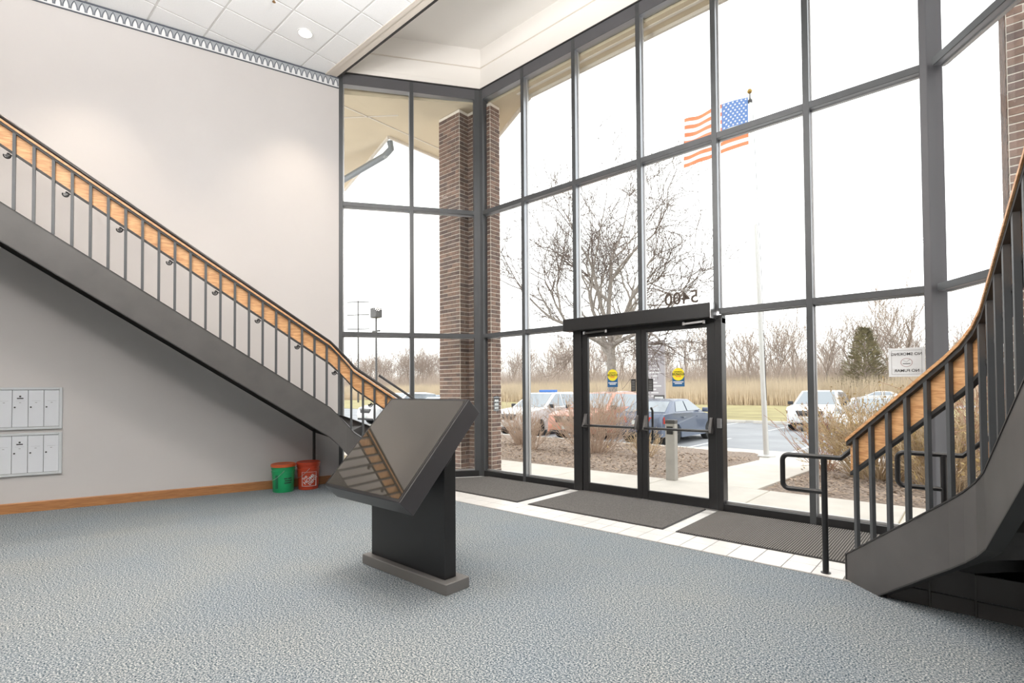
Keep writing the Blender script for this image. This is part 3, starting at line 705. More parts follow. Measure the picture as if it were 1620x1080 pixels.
# ================================================================== OUTSIDE
rnd=random.Random(7); nr=np.random.RandomState(11)
GZ=-.40                                     # the parking lot lies a little lower than the entrance
slope=lambda y: -.0375*(y-7.6)
M_GROUND=pbr('dry_ground',(.36,.30,.20),.95,noise=(.35,.25),bump=(3,.3))
M_ASPH=pbr('asphalt',(.34,.35,.37),.9,noise=(.6,.12),bump=(90,.3))
M_CONC=pbr('concrete',(.62,.58,.53),.85,noise=(2.5,.07),bump=(60,.15))
M_LAWN=pbr('winter_lawn',(.36,.315,.155),.95,noise=(.5,.22),bump=(30,.5))
M_MULCH=pbr('mulch',(.27,.21,.17),.95,noise=(22,.5),bump=(35,1.0))
M_CURB=pbr('curb_concrete',(.60,.57,.53),.85,noise=(4,.08))
M_LINE=pbr('parking_paint',(.72,.73,.74),.7)
MB().box(-220,220,5.99,420,GZ-.3,GZ-.02).obj('ground',M_GROUND,kind='structure')
MB().box(-90,60,14.2,28.3,GZ-.02,GZ).obj('parking_lot',M_ASPH,kind='structure')
MB().box(-90,60,28.5,57,GZ-.02,GZ+.03).obj('lawn',M_LAWN,kind='structure')
MB().box(-90,60,57.5,65,GZ-.02,GZ+.01).obj('road',M_ASPH,kind='structure')
walk=MB().box(-24,14,5.99,7.60,GZ-.02,-.028).obj('sidewalk',M_GROUND,kind='structure')
slab0=MB().box(.006,1.494,0,1.60,-.05,0).obj('paving_slab',M_CONC,walk,bevel=.006)
for k in range(-13,8):
    c=slab0 if k==-13 else link(slab0.copy(),walk); c.location=(-2.10+1.5*k,5.995,-.020)
path=MB().box(-3.50,-2.27,7.6,13.2,GZ-.02,-.26).obj('front_path',M_GROUND,kind='structure')
slab1=MB().box(.0,1.23,.006,1.40,-.12,0).obj('paving_slab',M_CONC,path,bevel=.006)
for k in range(4):
    c=slab1 if k==0 else link(slab1.copy(),path); c.location=(-3.50,7.605+1.41*k,-.022-.05*k); c.rotation_euler=(-.033,0,0)
MB().prism([(-5.6,13.1),(-3.5,12.2),(-3.5,13.2),(-2.27,13.2),(-2.27,12.6),(-1.5,13.6),(-1.5,14.2),(-5.6,14.2)],GZ,-.215).obj('path_apron',M_CONC,kind='structure')
beds=struct('planting_beds')
def bed(x0,x1):
    nx=int((x1-x0)/.12); ny=34; V=[];F=[]
    for j in range(ny+1):
        for i in range(nx+1):
            u=i/nx; v=j/ny; e=min(u*(x1-x0),(1-u)*(x1-x0),v*6.4,(1-v)*6.4,.5)/.5
            V.append((x0+u*(x1-x0),7.6+v*6.4,-.05+slope(7.6+v*6.4)+.05*e+.018*rnd.random()*e))
    for j in range(ny):
        for i in range(nx): F.append((j*(nx+1)+i,j*(nx+1)+i+1,(j+1)*(nx+1)+i+1,(j+1)*(nx+1)+i))
    fast_mesh('mulch_bed',V,F,M_MULCH,beds)
bed(-24,-3.5); bed(-2.27,12)
# loose bark chips
N=22000; x=nr.uniform(-11,4,N); y=nr.uniform(7.66,13.7,N); ok=~(((x>-3.6)&(x<-2.15))|((y>12)&(x>-5.8)&(x<-1.3))); x=x[ok]; y=y[ok]; N=len(x)
a=nr.uniform(0,6.28,N); l=nr.uniform(.012,.035,N); ww=nr.uniform(.004,.010,N); t=nr.uniform(-.5,.5,N); z=nr.uniform(-.005,.028,N)+slope(y)
dx=np.cos(a)*l; dy=np.sin(a)*l; px=-np.sin(a)*ww; py=np.cos(a)*ww
V=np.stack([np.stack([x-dx-px,y-dy-py,z-t*l],1),np.stack([x+dx-px,y+dy-py,z+t*l],1),np.stack([x+dx+px,y+dy+py,z+t*l+.008],1),np.stack([x-dx+px,y-dy+py,z-t*l+.008],1)],1).reshape(-1,3)
F=np.arange(4*N).reshape(-1,4)
ch=fast_mesh('bark_chips',V,F,pbr('bark_chip',(.40,.31,.24),.95,noise=(3,.4))); tag(ch,'loose brown bark chips scattered over the planting beds','bark chips',kind='stuff')
kerb=struct('curb')
for x0,x1 in ((-60,-5.6),(-1.5,30)):
    k=0; xx=x0
    while xx<x1-.1:
        e=min(xx+2.4,x1); MB().box(xx+.005,e-.005,14.02,14.2,GZ-.05,-.255).obj('curb_block',M_CURB,kerb,bevel=.012); xx=e
xx=-40
while xx<30: MB().box(xx+.005,xx+2.795,28.3,28.5,GZ-.05,GZ+.12).obj('curb_block',M_CURB,kerb,bevel=.015); xx+=2.8
lines=struct('parking_lines')
for k in range(-8,4):
    MB().box(-1.01+2.75*k-.05,-1.01+2.75*k+.05,14.7,19.0,GZ,GZ+.004).obj('paint_line',M_LINE,lines)
    MB().box(-3.75+2.7*k-.05,-3.75+2.7*k+.05,23.3,27.9,GZ,GZ+.004).obj('paint_line',M_LINE,lines)
for i,x in enumerate((-10.6,-8.4)):
    o=tag(MB().ext([(x,27.75,GZ),(x,27.92,GZ),(x,27.89,GZ+.13),(x,27.78,GZ+.13)],(1.8,0,0)).obj('wheel_stop',M_CURB,bevel=.01),('concrete wheel stop at the lawn edge beside the door jamb','concrete wheel stop at the lawn edge behind the flagpole')[i],'wheel stop','wheel stops')

# ------------------------------------------------------------------ brick piers outside the glass
M_MORT=pbr('mortar',(.82,.75,.68),.9,noise=(8,.06))
M_BRK=[pbr('brick_brown_%d'%i,c,.85,noise=(14,.25),bump=(60,.3)) for i,c in enumerate(((.19,.125,.10),(.225,.145,.115),(.16,.11,.095),(.25,.16,.125)))]
def pier(label,poly,z1,faces):
    t=thing('brick_pier',label,'pier'); n=len(poly)
    cx_=sum(p[0] for p in poly)/n; cy_=sum(p[1] for p in poly)/n
    core=MB().prism(poly,-.03,z1).obj('mortar_core',M_MORT,t)
    items=[]; ch=.0677
    for (a,b) in faces:
        a=Vector((*a,0)); b=Vector((*b,0)); d=b-a; Lh=d.length; d.normalize(); nn=Vector((d.y,-d.x,0))
        for r_ in range(int((z1+.03)/ch)):
            z=-.03+ch*r_; s=0 if r_%2==0 else -.105
            while s<Lh-.02:
                s0=max(s,0)+.005; s1=min(s+.21,Lh)-.0065
                if s1-s0>.03: items.append((a+d*s0+Vector((0,0,z+.005)),d,nn,round(s1-s0,3),z))
                s+=.21
    items.sort(key=lambda q:(q[0]-Vector((0,0,1.37))).length)
    cache={}; rest=[MB() for _ in M_BRK]
    for i,(p,d,nn,Lb,z) in enumerate(items):
        mi=rnd.randrange(4)
        vs=lambda o: [o,o+d*Lb,o+d*Lb+nn*.008,o+nn*.008]
        if i<300:
            key=(Lb,round(d.x,2),round(d.y,2),mi)
            if key not in cache:
                ob=MB().loft([vs(Vector((0,0,0))),vs(Vector((0,0,.054)))]).obj('brick',M_BRK[mi],t); cache[key]=ob
            else: ob=link(cache[key].copy(),t)
            ob.location=p
        else: rest[mi].loft([vs(p),vs(p+Vector((0,0,.054)))])
    big=MB(); 
    for mi,m in enumerate(rest):
        if m.v:
            o=m.obj('brick_courses',M_BRK[mi],t); o['kind']='stuff'
    return t
pl=[(-6.80,5.76),(-6.29,5.76),(-6.29,5.96),(-5.77,5.96),(-5.77,6.18),(-5.9,6.32),(-6.80,6.32)]
p_left=pier('brown brick pier standing outside the left corner of the glass front',pl,6.04,[(pl[0],pl[1]),(pl[1],pl[2]),(pl[2],pl[3]),(pl[3],pl[4])])
pr=[(.245,5.78),(.95,5.78),(.95,6.75),(.245,6.75)]
p_right=pier('dark brown brick pier behind the right staircase, cut by the picture edge',pr,6.04,[(pr[0],pr[1]),(pr[3],pr[0])])
sgp=thing('intercom_plate','small grey notice plate on the left brick pier','notice'); MB().box(-5.769,-5.762,6.0,6.13,1.03,1.28).obj('plate',pbr('plate_grey',(.42,.44,.47),.5),sgp)
for k in range(3): MB().box(-5.7625,-5.7605,6.02,6.11,1.07+.06*k,1.10+.06*k).obj('printed_line',M_PAPER,sgp)

# ------------------------------------------------------------------ eaves over the entrance
M_SOF=pbr('eave_soffit',(.62,.52,.38),.8,noise=(1.5,.04))
ev=struct('roof_eaves')
ZE=6.05
MB().prism([(-5.18,6.27),(6,6.27),(6,6.0),(CR[0],6.0),(CL[0],6.0),(WL[0]-.25,4.15),(wall_x(-5)-.3,-5),(-20,-5),(-20,8.8),(-10.8,6.3),(-7.93,5.51),(-7.93,7.56)],ZE,ZE+.35).obj('soffit',M_SOF,ev)
MB().box(-5.18,6,6.235,6.275,ZE-.045,ZE).obj('fascia_drip',M_TRIMB,ev)
MB().box(-5.3,6,6.08,6.12,ZE-.012,ZE).obj('soffit_vent',M_TRIMB,ev)
MB().bar((-5.18,6.27,ZE-.022),(-7.93,7.56,ZE-.022),.04,.045).obj('fascia_drip',M_TRIMB,ev)
MB().bar((-7.93,5.51,ZE-.022),(-7.93,7.56,ZE-.022),.04,.045).obj('fascia_drip',M_TRIMB,ev)
MB().bar((-7.93,5.51,ZE-.022),(-10.8,6.3,ZE-.022),.04,.045).obj('fascia_drip',M_TRIMB,ev)
MB().bar((-7.62,4.2,ZE-.006),(-7.62,7.3,ZE-.006),.02,.012).obj('soffit_joint',M_TRIMB,ev)
MB().bar((-8.6,4.1,ZE-.006),(-7.2,5.2,ZE-.006),.02,.012).obj('soffit_joint',M_TRIMB,ev)
MB().tube([(-8.05,5.62,ZE-.01),(-8.06,5.66,ZE-.14),(-8.2,5.62,ZE-.24),(-9.3,5.45,ZE-.42),(-10.2,5.3,ZE-.55)],.06,8).obj('downspout',pbr('gutter_grey',(.22,.24,.26),.45),ev,smooth=40)

# ------------------------------------------------------------------ flagpole and flag
fp=thing('flagpole','tall pale metal flagpole rising beyond the path outside the right panes','flagpole',None,(-3.62,12.9,-.21)); LEAN=R(-1.6)
fp.rotation_euler=(0,LEAN,R(0))
M_POLE=pbr('pole_aluminium',(.60,.60,.59),.4,metal=.3)
MB().tube([(0,0,0),(0,0,3),(0,0,8.45)],[.062,.055,.03],12).obj('pole',M_POLE,fp,smooth=40)
MB().lathe([(.001,0),(.19,0),(.19,.03),(.07,.05)],18).obj('base_collar',M_POLE,fp,smooth=40)
MB().lathe([(.001,8.62),(.035,8.63),(.06,8.675),(.035,8.725),(.001,8.73)],12).obj('ball_finial',pbr('gold',(.30,.19,.05),.3,metal=1),fp,smooth=60)
MB().lathe([(.05,8.4),(.05,8.46),(.02,8.5),(.012,8.63),(.001,8.63)],10).obj('truck',M_STEELD,fp,smooth=40)
MB().tube([(.05,0,8.3),(.075,0,4.5),(.06,0,1.3)],.006,5).obj('halyard',M_STEELD,fp)
fl=thing('flag','american flag with blue starred canton blowing from the flagpole','flag')
M_FR_=pbr('flag_red',(.80,.21,.09),.8); M_FW=pbr('flag_white',(.85,.85,.85),.8); M_FB=pbr('flag_blue',(.10,.20,.46),.8); 
topz=8.43; px_=-3.62+math.sin(LEAN)*8.2; H_=1.14; LN=1.50
fd=Vector((-.80,-.45,-.20)).normalized()          # the cloth trails to the left and sags
def fpt(u,v,o=0):
    b=Vector((px_-.05,12.88,topz-.10))
    q=b+fd*(u*LN)+Vector((0,0,-v*H_*(1-.0*u)))
    wv=.09*u*math.sin(7.5*u+2.4*v+.4)+.05*u*math.sin(15*u-4*v)
    return q+Vector((.49,-.87,0))*(wv+o)+Vector((0,0,.10*u*math.sin(5*u+1.2*v)-.04*u*v))
def cloth(name,u0,u1,v0,v1,mat,par,o=0,nu=26,nv=2,th=.004):
    a=[[fpt(u0+(u1-u0)*i/nu,v0+(v1-v0)*j/nv,o) for j in range(nv+1)] for i in range(nu+1)]
    b=[[fpt(u0+(u1-u0)*i/nu,v0+(v1-v0)*j/nv,o+th) for j in range(nv+1)] for i in range(nu+1)]
    return MB().loft([p+q[::-1] for p,q in zip(a,b)]).obj(name,mat,par,smooth=60)
for k in range(13):
    cloth('stripe',.40 if k<7 else 0,1,k/13,(k+1)/13,M_FR_ if k%2==0 else M_FW,fl)
can=cloth('canton',0,.40,0,7/13,M_FB,fl,nu=14,nv=8)
stm=MB()
for r_ in range(9):
    for c in range(6 if r_%2==0 else 5):
        u=(.035+.066*c+(0 if r_%2==0 else .033)); v=.035+.0585*r_
        for o in (-.003,.006):
            pts=[]
            for k in range(10):
                a=math.pi/2+k*math.pi/5; q=.030 if k%2==0 else .012
                pts.append(fpt(u+q*math.cos(a)/LN,v-q*math.sin(a)/H_,o))
            stm.ext(pts,Vector((.49,-.87,0))*.001)
stm.obj('stars',M_FW,can,kind='stuff')

# ------------------------------------------------------------------ bollard, directory sign, lamp posts
bo=thing('door_bollard','square grey post with dark cap standing on the pavement outside the right door','bollard',None,(-3.475,7.55,-.02))
MB().box(-.075,.075,-.055,.055,0,.86).obj('post',pbr('bollard_grey',(.42,.40,.37),.6,noise=(5,.1)),bo,bevel=.006)
MB().box(-.078,.078,-.058,.058,.86,.92).obj('cap',M_STEEL,bo,bevel=.008); MB().box(-.05,.05,-.06,-.054,.70,.82).obj('push_plate',M_STEELD,bo)
M_SGN=pbr('sign_grey',(.47,.44,.46),.6); M_SGT=pbr('sign_text',(.85,.84,.84),.6)
ds=thing('directory_sign','tall grey directory sign with pale rows of lettering behind the blue sedan','sign',None,(-14.6,29.3,GZ+.02)); ds.scale=(1.24,1.24,1.24)
MB().box(-.62,.62,-.08,.08,.15,3.78).obj('panel',M_SGN,ds,bevel=.02)
for x in (-.5,.5): MB().box(x-.05,x+.05,-.06,.06,0,.2).obj('leg',M_STEEL,ds)
for i,z in enumerate([3.55-.165*k for k in range(18)]):
    for x0,x1 in ((-.42,-.20),(-.08,.12+.3*((i*37)%5)/5)) if i%4 else ((-.45,.45),): MB().box(x0,x1,-.088,-.08,z-.03,z+.03).obj('text_row',M_SGT,ds)
MB().box(.08,.62,-.14,-.09,.72,1.12).obj('small_placard',M_STEEL,ds); MB().box(.13,.57,-.146,-.138,.79,1.05).obj('placard_text',M_PAPER,ds)
lp=thing('parking_light','tall parking lot light with boxy lamp head left of the brick pier','lamp post',None,(-36.3,24,GZ+.0))
MB().tube([(0,0,0),(0,0,7.5)],[.10,.07],8).obj('pole',M_STEEL,lp); MB().box(-.42,.42,-.3,.3,7.75,8.55).obj('lamp_head',M_STEEL,lp,bevel=.04); MB().tube([(0,0,7.4),(0,0,7.8)],.07,8).obj('arm',M_STEEL,lp)
MB().box(-.5,.5,-.06,.06,6.6,6.72).obj('crossbar',M_STEEL,lp)
up_=thing('utility_pole','distant utility pole with three crossarms beside the wall edge','utility pole',None,(-71,43.7,GZ))
MB().tube([(0,0,0),(0,0,15.8)],[.16,.10],6).obj('pole',M_STEEL,up_)
for z in (15.6,13.6,11.4): MB().bar((-1.5,-1,z),(1.5,1,z),.10,.12).obj('crossarm',M_STEEL,up_)

# ------------------------------------------------------------------ cars
M_CG=pbr('car_glass',(.30,.33,.36),.08,metal=.75); M_TY=pbr('tyre',(.02,.02,.02),.8); M_RIMM=pbr('wheel_rim',(.55,.56,.57),.3,metal=.8)
M_PLA=pbr('black_plastic',(.035,.036,.04),.6); M_HL=pbr('headlamp',(.55,.58,.60),.12); M_TL=pbr('tail_lamp',(.62,.05,.03),.3); M_PLT=pbr('number_plate',(.66,.72,.72),.5)
def arch(c,r,n=8): return [(c+r*math.cos(math.pi*k/n),.30+r*math.sin(math.pi*k/n)) for k in range(n+1)]   # front to rear
PROF={
 'sedan':dict(L=4.6,W=1.78,H=1.45,ax=(1.38,-1.32),body=[(-2.22,.30),(-2.29,.55),(-2.27,.86),(-2.16,1.00),(-1.60,1.03),(.95,.97),(1.85,.84),(2.20,.70),(2.29,.48),(2.24,.24)],
     roof=[(-1.85,1.00),(-1.05,1.38),(-.55,1.45),(.15,1.43),(1.10,.955)],bp=-.35),
 'suv':dict(L=4.65,W=1.86,H=1.68,ax=(1.38,-1.34),body=[(-2.24,.34),(-2.31,.60),(-2.27,1.0),(-2.20,1.10),(-1.6,1.12),(.85,1.08),(1.80,.99),(2.18,.88),(2.31,.60),(2.24,.28)],
     roof=[(-2.18,1.08),(-1.85,1.58),(-1.2,1.68),(.05,1.65),(.95,1.07)],bp=-.30)}
def car(label,kind,loc,heading,paint,group=None,rearlamps=True,emblem=False,detail=True,plate=M_PLT):
    P=PROF[kind]; W=P['W']; hw=W/2; t=thing('car',label,'car',group,(loc[0],loc[1],GZ+.002),heading)
    fa,ra=P['ax']; poly=P['body'][:]
    bottom=[(fa+.36,.24)]+[(y,z) for y,z in arch(fa,.36)]+[(fa-.36,.22),(ra+.36,.22)]+[(y,z) for y,z in arch(ra,.36)]+[(ra-.36,.26)]
    full=poly+bottom
    # rounded sides: three widths
    secs=[]
    cyy=0; czz=.62
    for x,sc in ((-hw,.955),(-hw+.03,.985),(-hw+.10,1.0),(hw-.10,1.0),(hw-.03,.985),(hw,.955)):
        secs.append([(x,y*sc if z>.35 else y, czz+(z-czz)*(sc if z>.62 else 1)) for y,z in full])
    # ends curve in plan
    for s_ in secs:
        for i,(x,y,z) in enumerate(s_):
            e=max(0,abs(y)-1.75)/.55; s_[i]=(x*(1-.16*e*e),y,z)
    MB().loft(secs).obj('body',paint,t,smooth=38)
    rf=P['roof']; zb=rf[0][1]; zt_=max(z for _,z in rf)
    wz=lambda z: hw-.07-.20*max(0,(z-zb))/(zt_-zb)
    cab=MB().loft([[(-wz(z),y,z) for y,z in rf],[(wz(z),y,z) for y,z in rf]])
    cab.obj('roof',paint,t,bevel=.025,seg=2,smooth=40)
    def lerp(a,b,k): return tuple(p+(q-p)*k for p,q in zip(a,b))
    def pane(name,pts,vec): 
        return MB().ext(pts,vec).obj(name,M_CG,t)
    def rowpane(name,a,b,k0,k1,m=.10,o=.012):
        (y0,z0),(y1,z1)=lerp(a,b,k0),lerp(a,b,k1); n_=Vector((0,(b[1]-a[1]),-(b[0]-a[0]))).normalized()
        if n_.z<0: n_=-n_
        pane(name,[Vector((-wz(z0)+m,y0,z0))+n_*.004,Vector((wz(z0)-m,y0,z0))+n_*.004,Vector((wz(z1)-m,y1,z1))+n_*.004,Vector((-wz(z1)+m,y1,z1))+n_*.004],n_*o)
    rowpane('windscreen',rf[-1],rf[-2],.04,.93); rowpane('rear_window',rf[0],rf[1],.10,.92)
    for s_ in (-1,1):
        def sp_(y,z): return Vector((s_*(wz(z)+.002),y,z))
        zlo=zb+.05; zhi=zt_-.075
        yf=lambda z: rf[-1][0]+(rf[-2][0]-rf[-1][0])*(z-rf[-1][1])/(rf[-2][1]-rf[-1][1])-.10
        yr=lambda z: rf[0][0]+(rf[1][0]-rf[0][0])*(z-rf[0][1])/(rf[1][1]-rf[0][1])+.12
        bp=P['bp']; vv=Vector((s_*.012,0,.003))
        zr=min(zhi,rf[1][1]-.02)
        pane('side_window',[sp_(yf(zlo),zlo),sp_(bp+.04,zlo),sp_(bp+.04,zhi),sp_(min(yf(zhi),rf[-2][0]+.05),zhi)],vv)
        cp=rf[1][0]+.10
        pane('side_window',[sp_(bp-.04,zlo),sp_(cp-.25,zlo),sp_(cp,zr),sp_(bp-.04,zhi)],vv)
        if kind=='suv': pane('side_window',[sp_(cp-.33,zlo),sp_(yr(zlo)+.05,zlo),sp_(yr(zr)+.03,zr),sp_(cp-.08,zr)],vv)
        m=MB().box(*sorted((s_*(hw-.04),s_*(hw+.17))),rf[-1][0]-.30,rf[-1][0]-.20,zb-.02,zb+.13); m.obj('wing_mirror',paint if kind=='sedan' else M_PLA,t,bevel=.03,seg=2,smooth=50)
        for ax in (fa,ra):
            wl=MB().lathe([(.20,-.09),(.315,-.10),(.33,-.07),(.33,.07),(.315,.10),(.20,.09)],20,(s_*(hw-.12),ax,.33),'x').obj('wheel',M_TY,t,smooth=40)
            xf=s_*(hw-.12)+s_*.075
            MB().lathe([(.001,-.012),(.06,-.014),(.20,-.004),(.215,.0),(.215,.012),(.001,.012)],20,(xf,ax,.33),'x').obj('rim',M_RIMM,wl,smooth=40)
            for k in range(5):
                a=k*2*math.pi/5; MB().bar((xf+s_*.013,ax+.05*math.cos(a),.33+.05*math.sin(a)),(xf+s_*.013,ax+.20*math.cos(a),.33+.20*math.sin(a)),.03,.012,(1,0,0)).obj('spoke',M_PLA,wl)
        hb=MB(); yl=P['body'][-3][0]; zl=P['body'][-3][1]
        hb.add([(s_*(hw-.03),yl-.25,zl-.0),(s_*(hw-.03),yl-.23,zl-.15),(s_*(hw-.52),yl+.055,zl-.16),(s_*(hw-.50),yl+.05,zl-.05),(s_*(hw-.14),yl-.42,zl-.02),(s_*(hw-.14),yl-.42,zl-.16),(s_*(hw-.52),yl-.1,zl-.16),(s_*(hw-.50),yl-.1,zl-.05)],[(0,1,2,3),(4,7,6,5),(0,4,5,1),(1,5,6,2),(2,6,7,3),(3,7,4,0)])
        hb.obj('headlamp',M_HL,t)
        yb=P['body'][2][0]; zb_=P['body'][2][1]
        MB().add([(s_*(hw-.035),yb+.16,zb_+.05),(s_*(hw-.025),yb+.18,zb_-.16),(s_*(hw-.55),yb-.035,zb_-.14),(s_*(hw-.50),yb-.03,zb_+.04),(s_*(hw-.2),yb+.30,zb_+.06),(s_*(hw-.2),yb+.30,zb_-.16),(s_*(hw-.55),yb+.10,zb_-.14),(s_*(hw-.5),yb+.10,zb_+.05)],[(0,1,2,3),(4,7,6,5),(0,4,5,1),(1,5,6,2),(2,6,7,3),(3,7,4,0)]).obj('tail_lamp',M_TL,t)
        for yy in (.35,-.75): MB().box(*sorted((s_*(hw-.005),s_*(hw+.022))),yy-.09,yy+.09,zb-.16,zb-.13).obj('door_handle',paint,t,bevel=.006)
    yg,zg=P['body'][-3]
    gr=MB().ext([(-.50,yg+.075,zg-.03),(.50,yg+.075,zg-.03),(.40,yg+.095,zg-.25),(0,yg+.10,zg-.31),(-.40,yg+.095,zg-.25)],(0,.022,0)).obj('grille',M_PLA,t)
    if emblem: MB().lathe([(.001,0),(.07,0),(.07,.02),(.05,.02),(.05,.012),(.001,.012)],18,(0,yg+.115,zg-.10),'y').obj('emblem',M_RIMM,gr)
    else:
        for k in range(3): MB().box(-.42,.42,yg+.094,yg+.106,zg-.08-.06*k,zg-.066-.06*k).obj('grille_bar',M_RIMM,gr)
    MB().box(-.70,.70,yg+.02,yg+.115,.26,.36).obj('front_valance',M_PLA,t,bevel=.02); MB().box(-.72,.72,P['body'][1][0]-.012,P['body'][1][0]+.1,.27,.42).obj('rear_valance',M_PLA,t,bevel=.02)
    MB().box(-.16,.16,yg+.112,yg+.124,.40,.52).obj('front_plate',plate,t); MB().box(-.16,.16,P['body'][1][0]-.018,P['body'][1][0]-.0,.66,.80).obj('rear_plate',plate,t)
    return t
paint=lambda n,c,m=.0: pbr('paint_'+n,c,.25,metal=m,coat=.6)
PW=paint('white',(.78,.79,.80)); PB=paint('blue_grey',(.12,.15,.22),.3); PR=paint('red',(.62,.27,.19),.0); PS=paint('silver',(.60,.63,.66),.3); PP=paint('pale_blue',(.40,.48,.58),.2)
car('dark blue grey sedan parked with its tail to the entrance, seen through the right door','sedan',(-7.92,17.0),0,PB)
car('red compact crossover with dark grille facing the entrance behind bare shrubs','suv',(-10.60,16.9),math.pi,PR,emblem=True)
wc=car('white crossover parked between the brick pier and the red car','suv',(-13.40,16.9),math.pi,PW)
car('white crossover with black grille and number plate at the far side of the lot','suv',(-5.05,25.85),math.pi+.03,PW)
car('silver sedan facing the path, half hidden behind the oak stair rail','sedan',(-2.50,21.3),math.pi,PS)
car('white car crossing on the road by the tall reeds','sedan',(-7.0,61.0),math.pi/2+.2,PW)
car('white car far left, seen between the left stair balusters beside the wall edge','suv',(-23.6,17.2),math.pi,PW)
car('pale blue car seen between the left stair balusters next to the kiosk top','sedan',(-20.3,17.0),math.pi,PP)
car('pale blue car parked in the back row seen past the left stair rail','sedan',(-31.0,25.0),math.pi,PP)
car('red brown crossover in the back row above the hood of the red car','suv',(-15.2,25.2),math.pi,paint('maroon',(.22,.07,.06),.2))
car('pale blue sedan at the far right behind the stair balusters','sedan',(1.1,21.0),math.pi,PP)
lb=tag(MB().box(-13.8,-13.0,17.15,17.4,GZ+1.675,GZ+1.775).obj('roof_light_bar',pbr('light_bar_blue',(.05,.18,.55),.3),bevel=.02),'small blue bar on the roof of the white crossover','light bar')

# ------------------------------------------------------------------ trees, shrubs, reeds
def branch_arrays(segs, sides):
    """segs: list of (p0,p1,r0,r1) -> verts, quads"""
    p0=np.array([s[0] for s in segs]); p1=np.array([s[1] for s in segs]); r0=np.array([s[2] for s in segs]); r1=np.array([s[3] for s in segs])
    d=p1-p0; d/=np.linalg.norm(d,axis=1,keepdims=True)+1e-9
    ref=np.where(np.abs(d[:,2:3])<.9,np.array([[0,0,1.]]),np.array([[1.,0,0]])); a=np.cross(d,ref); a/=np.linalg.norm(a,axis=1,keepdims=True); b=np.cross(d,a)
    V=np.zeros((len(segs),2*sides,3))
    for k in range(sides):
        c=math.cos(2*math.pi*k/sides); s_=math.sin(2*math.pi*k/sides); o=a*c+b*s_
        V[:,k]=p0+o*r0[:,None]; V[:,sides+k]=p1+o*r1[:,None]
    base=(np.arange(len(segs))*2*sides)[:,None]
    F=np.concatenate([base+np.array([[k,(k+1)%sides,sides+(k+1)%sides,sides+k]]) for k in range(sides)],0)
    return V.reshape(-1,3),F
MINR=.004
def grow(segs,p,d,r,length,level,rg,spread,kids,shrink,bend=.18,upb=.12,nseg=4):
    pts=[p]; dirs=[]
    q=p.copy(); dd=d.copy()
    for i in range(nseg):
        dd=dd+np.array([rg.gauss(0,bend),rg.gauss(0,bend),rg.gauss(0,bend)+upb]); dd/=np.linalg.norm(dd)
        q2=q+dd*length/nseg; ra=max(MINR,r*(1-.55*i/nseg)); rb=max(MINR*.7,r*(1-.55*(i+1)/nseg))
        segs[min(level,3)].append((q,q2,ra,rb)); q=q2; pts.append(q); dirs.append((dd.copy(),rb))
    if level>=len(kids): return
    n=kids[level]; n=max(1,int(round(n+rg.gauss(0,.6))))
    for k in range(n):
        i=min(nseg-1,int(nseg*(.35+.65*(k+.5)/n))) if k<n-1 else nseg-1
        bd,br=dirs[i]; az=rg.uniform(0,2*math.pi); sp=spread*rg.uniform(.6,1.2) if k<n-1 else spread*.4
        ref=np.array([0,0,1.]) if abs(bd[2])<.9 else np.array([1.,0,0]); a=np.cross(bd,ref); a/=np.linalg.norm(a); b=np.cross(bd,a)
        nd=bd*math.cos(sp)+(a*math.cos(az)+b*math.sin(az))*math.sin(sp); nd/=np.linalg.norm(nd)
        grow(segs,pts[i+1],nd,br*rg.uniform(.62,.85) if k<n-1 else br*.95,length*shrink*rg.uniform(.75,1.15),level+1,rg,spread,kids,shrink,bend,upb,nseg if level<2 else 3)
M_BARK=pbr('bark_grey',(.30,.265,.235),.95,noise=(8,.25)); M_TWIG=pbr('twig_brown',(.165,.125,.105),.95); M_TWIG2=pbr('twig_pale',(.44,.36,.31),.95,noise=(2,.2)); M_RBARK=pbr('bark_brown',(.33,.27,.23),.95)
def tree_parts(segs,parent,names=('trunk','branches','twigs'),mats=None):
    mats=mats or (M_BARK,M_BARK,M_TWIG)
    for nm,lv,sd,mt in ((names[0],(0,),8,mats[0]),(names[1],(1,2),5,mats[1]),(names[2],(3,),3,mats[2])):
        sg_=[s for l in lv for s in segs[l]]
        if sg_:
            V,F=branch_arrays(sg_,sd); fast_mesh(nm,V,F,mt,parent,smooth=True)
def bare_tree(name,label,loc,seed,h,r,kids,group=None,spread=.62,shrink=.72,first=.34,mats=None,main=5,mspread=.55,upb=.12,minr=.012):
    global MINR; MINR=minr
    rg=random.Random(seed); segs=[[],[],[],[]]; t=thing(name,label,'tree',group,loc)
    p=np.zeros(3); top=np.array([rg.gauss(0,.1)*h*.05,rg.gauss(0,.1)*h*.05,h*first])
    n=5
    for i in range(n): segs[0].append((p+(top-p)*i/n,p+(top-p)*(i+1)/n,r*(1.25-.45*min(1,i*1.5/n)) if i==0 else r*(1-.25*i/n),r*(1-.25*(i+1)/n)))
    for k in range(main):
        az=2*math.pi*(k+rg.uniform(-.2,.2))/main; sp=mspread*rg.uniform(.5,1.5) if k else .1
        d=np.array([math.cos(az)*math.sin(sp),math.sin(az)*math.sin(sp),math.cos(sp)])
        st=top*(rg.uniform(.80,1.0) if k else 1)
        grow(segs,st,d,r*.52,h*.30*rg.uniform(.85,1.15),1,rg,spread,kids,shrink,.18,upb)
    tree_parts(segs,t,mats=mats); return t
big=bare_tree('bare_tree','large spreading bare tree with pale trunk behind the entrance doors',(-17.6,29.6,GZ),5,15.6,.36,[0,5,5,5,4],main=9,mspread=.95,shrink=.70,spread=.74,first=.31,upb=.05,minr=.013)
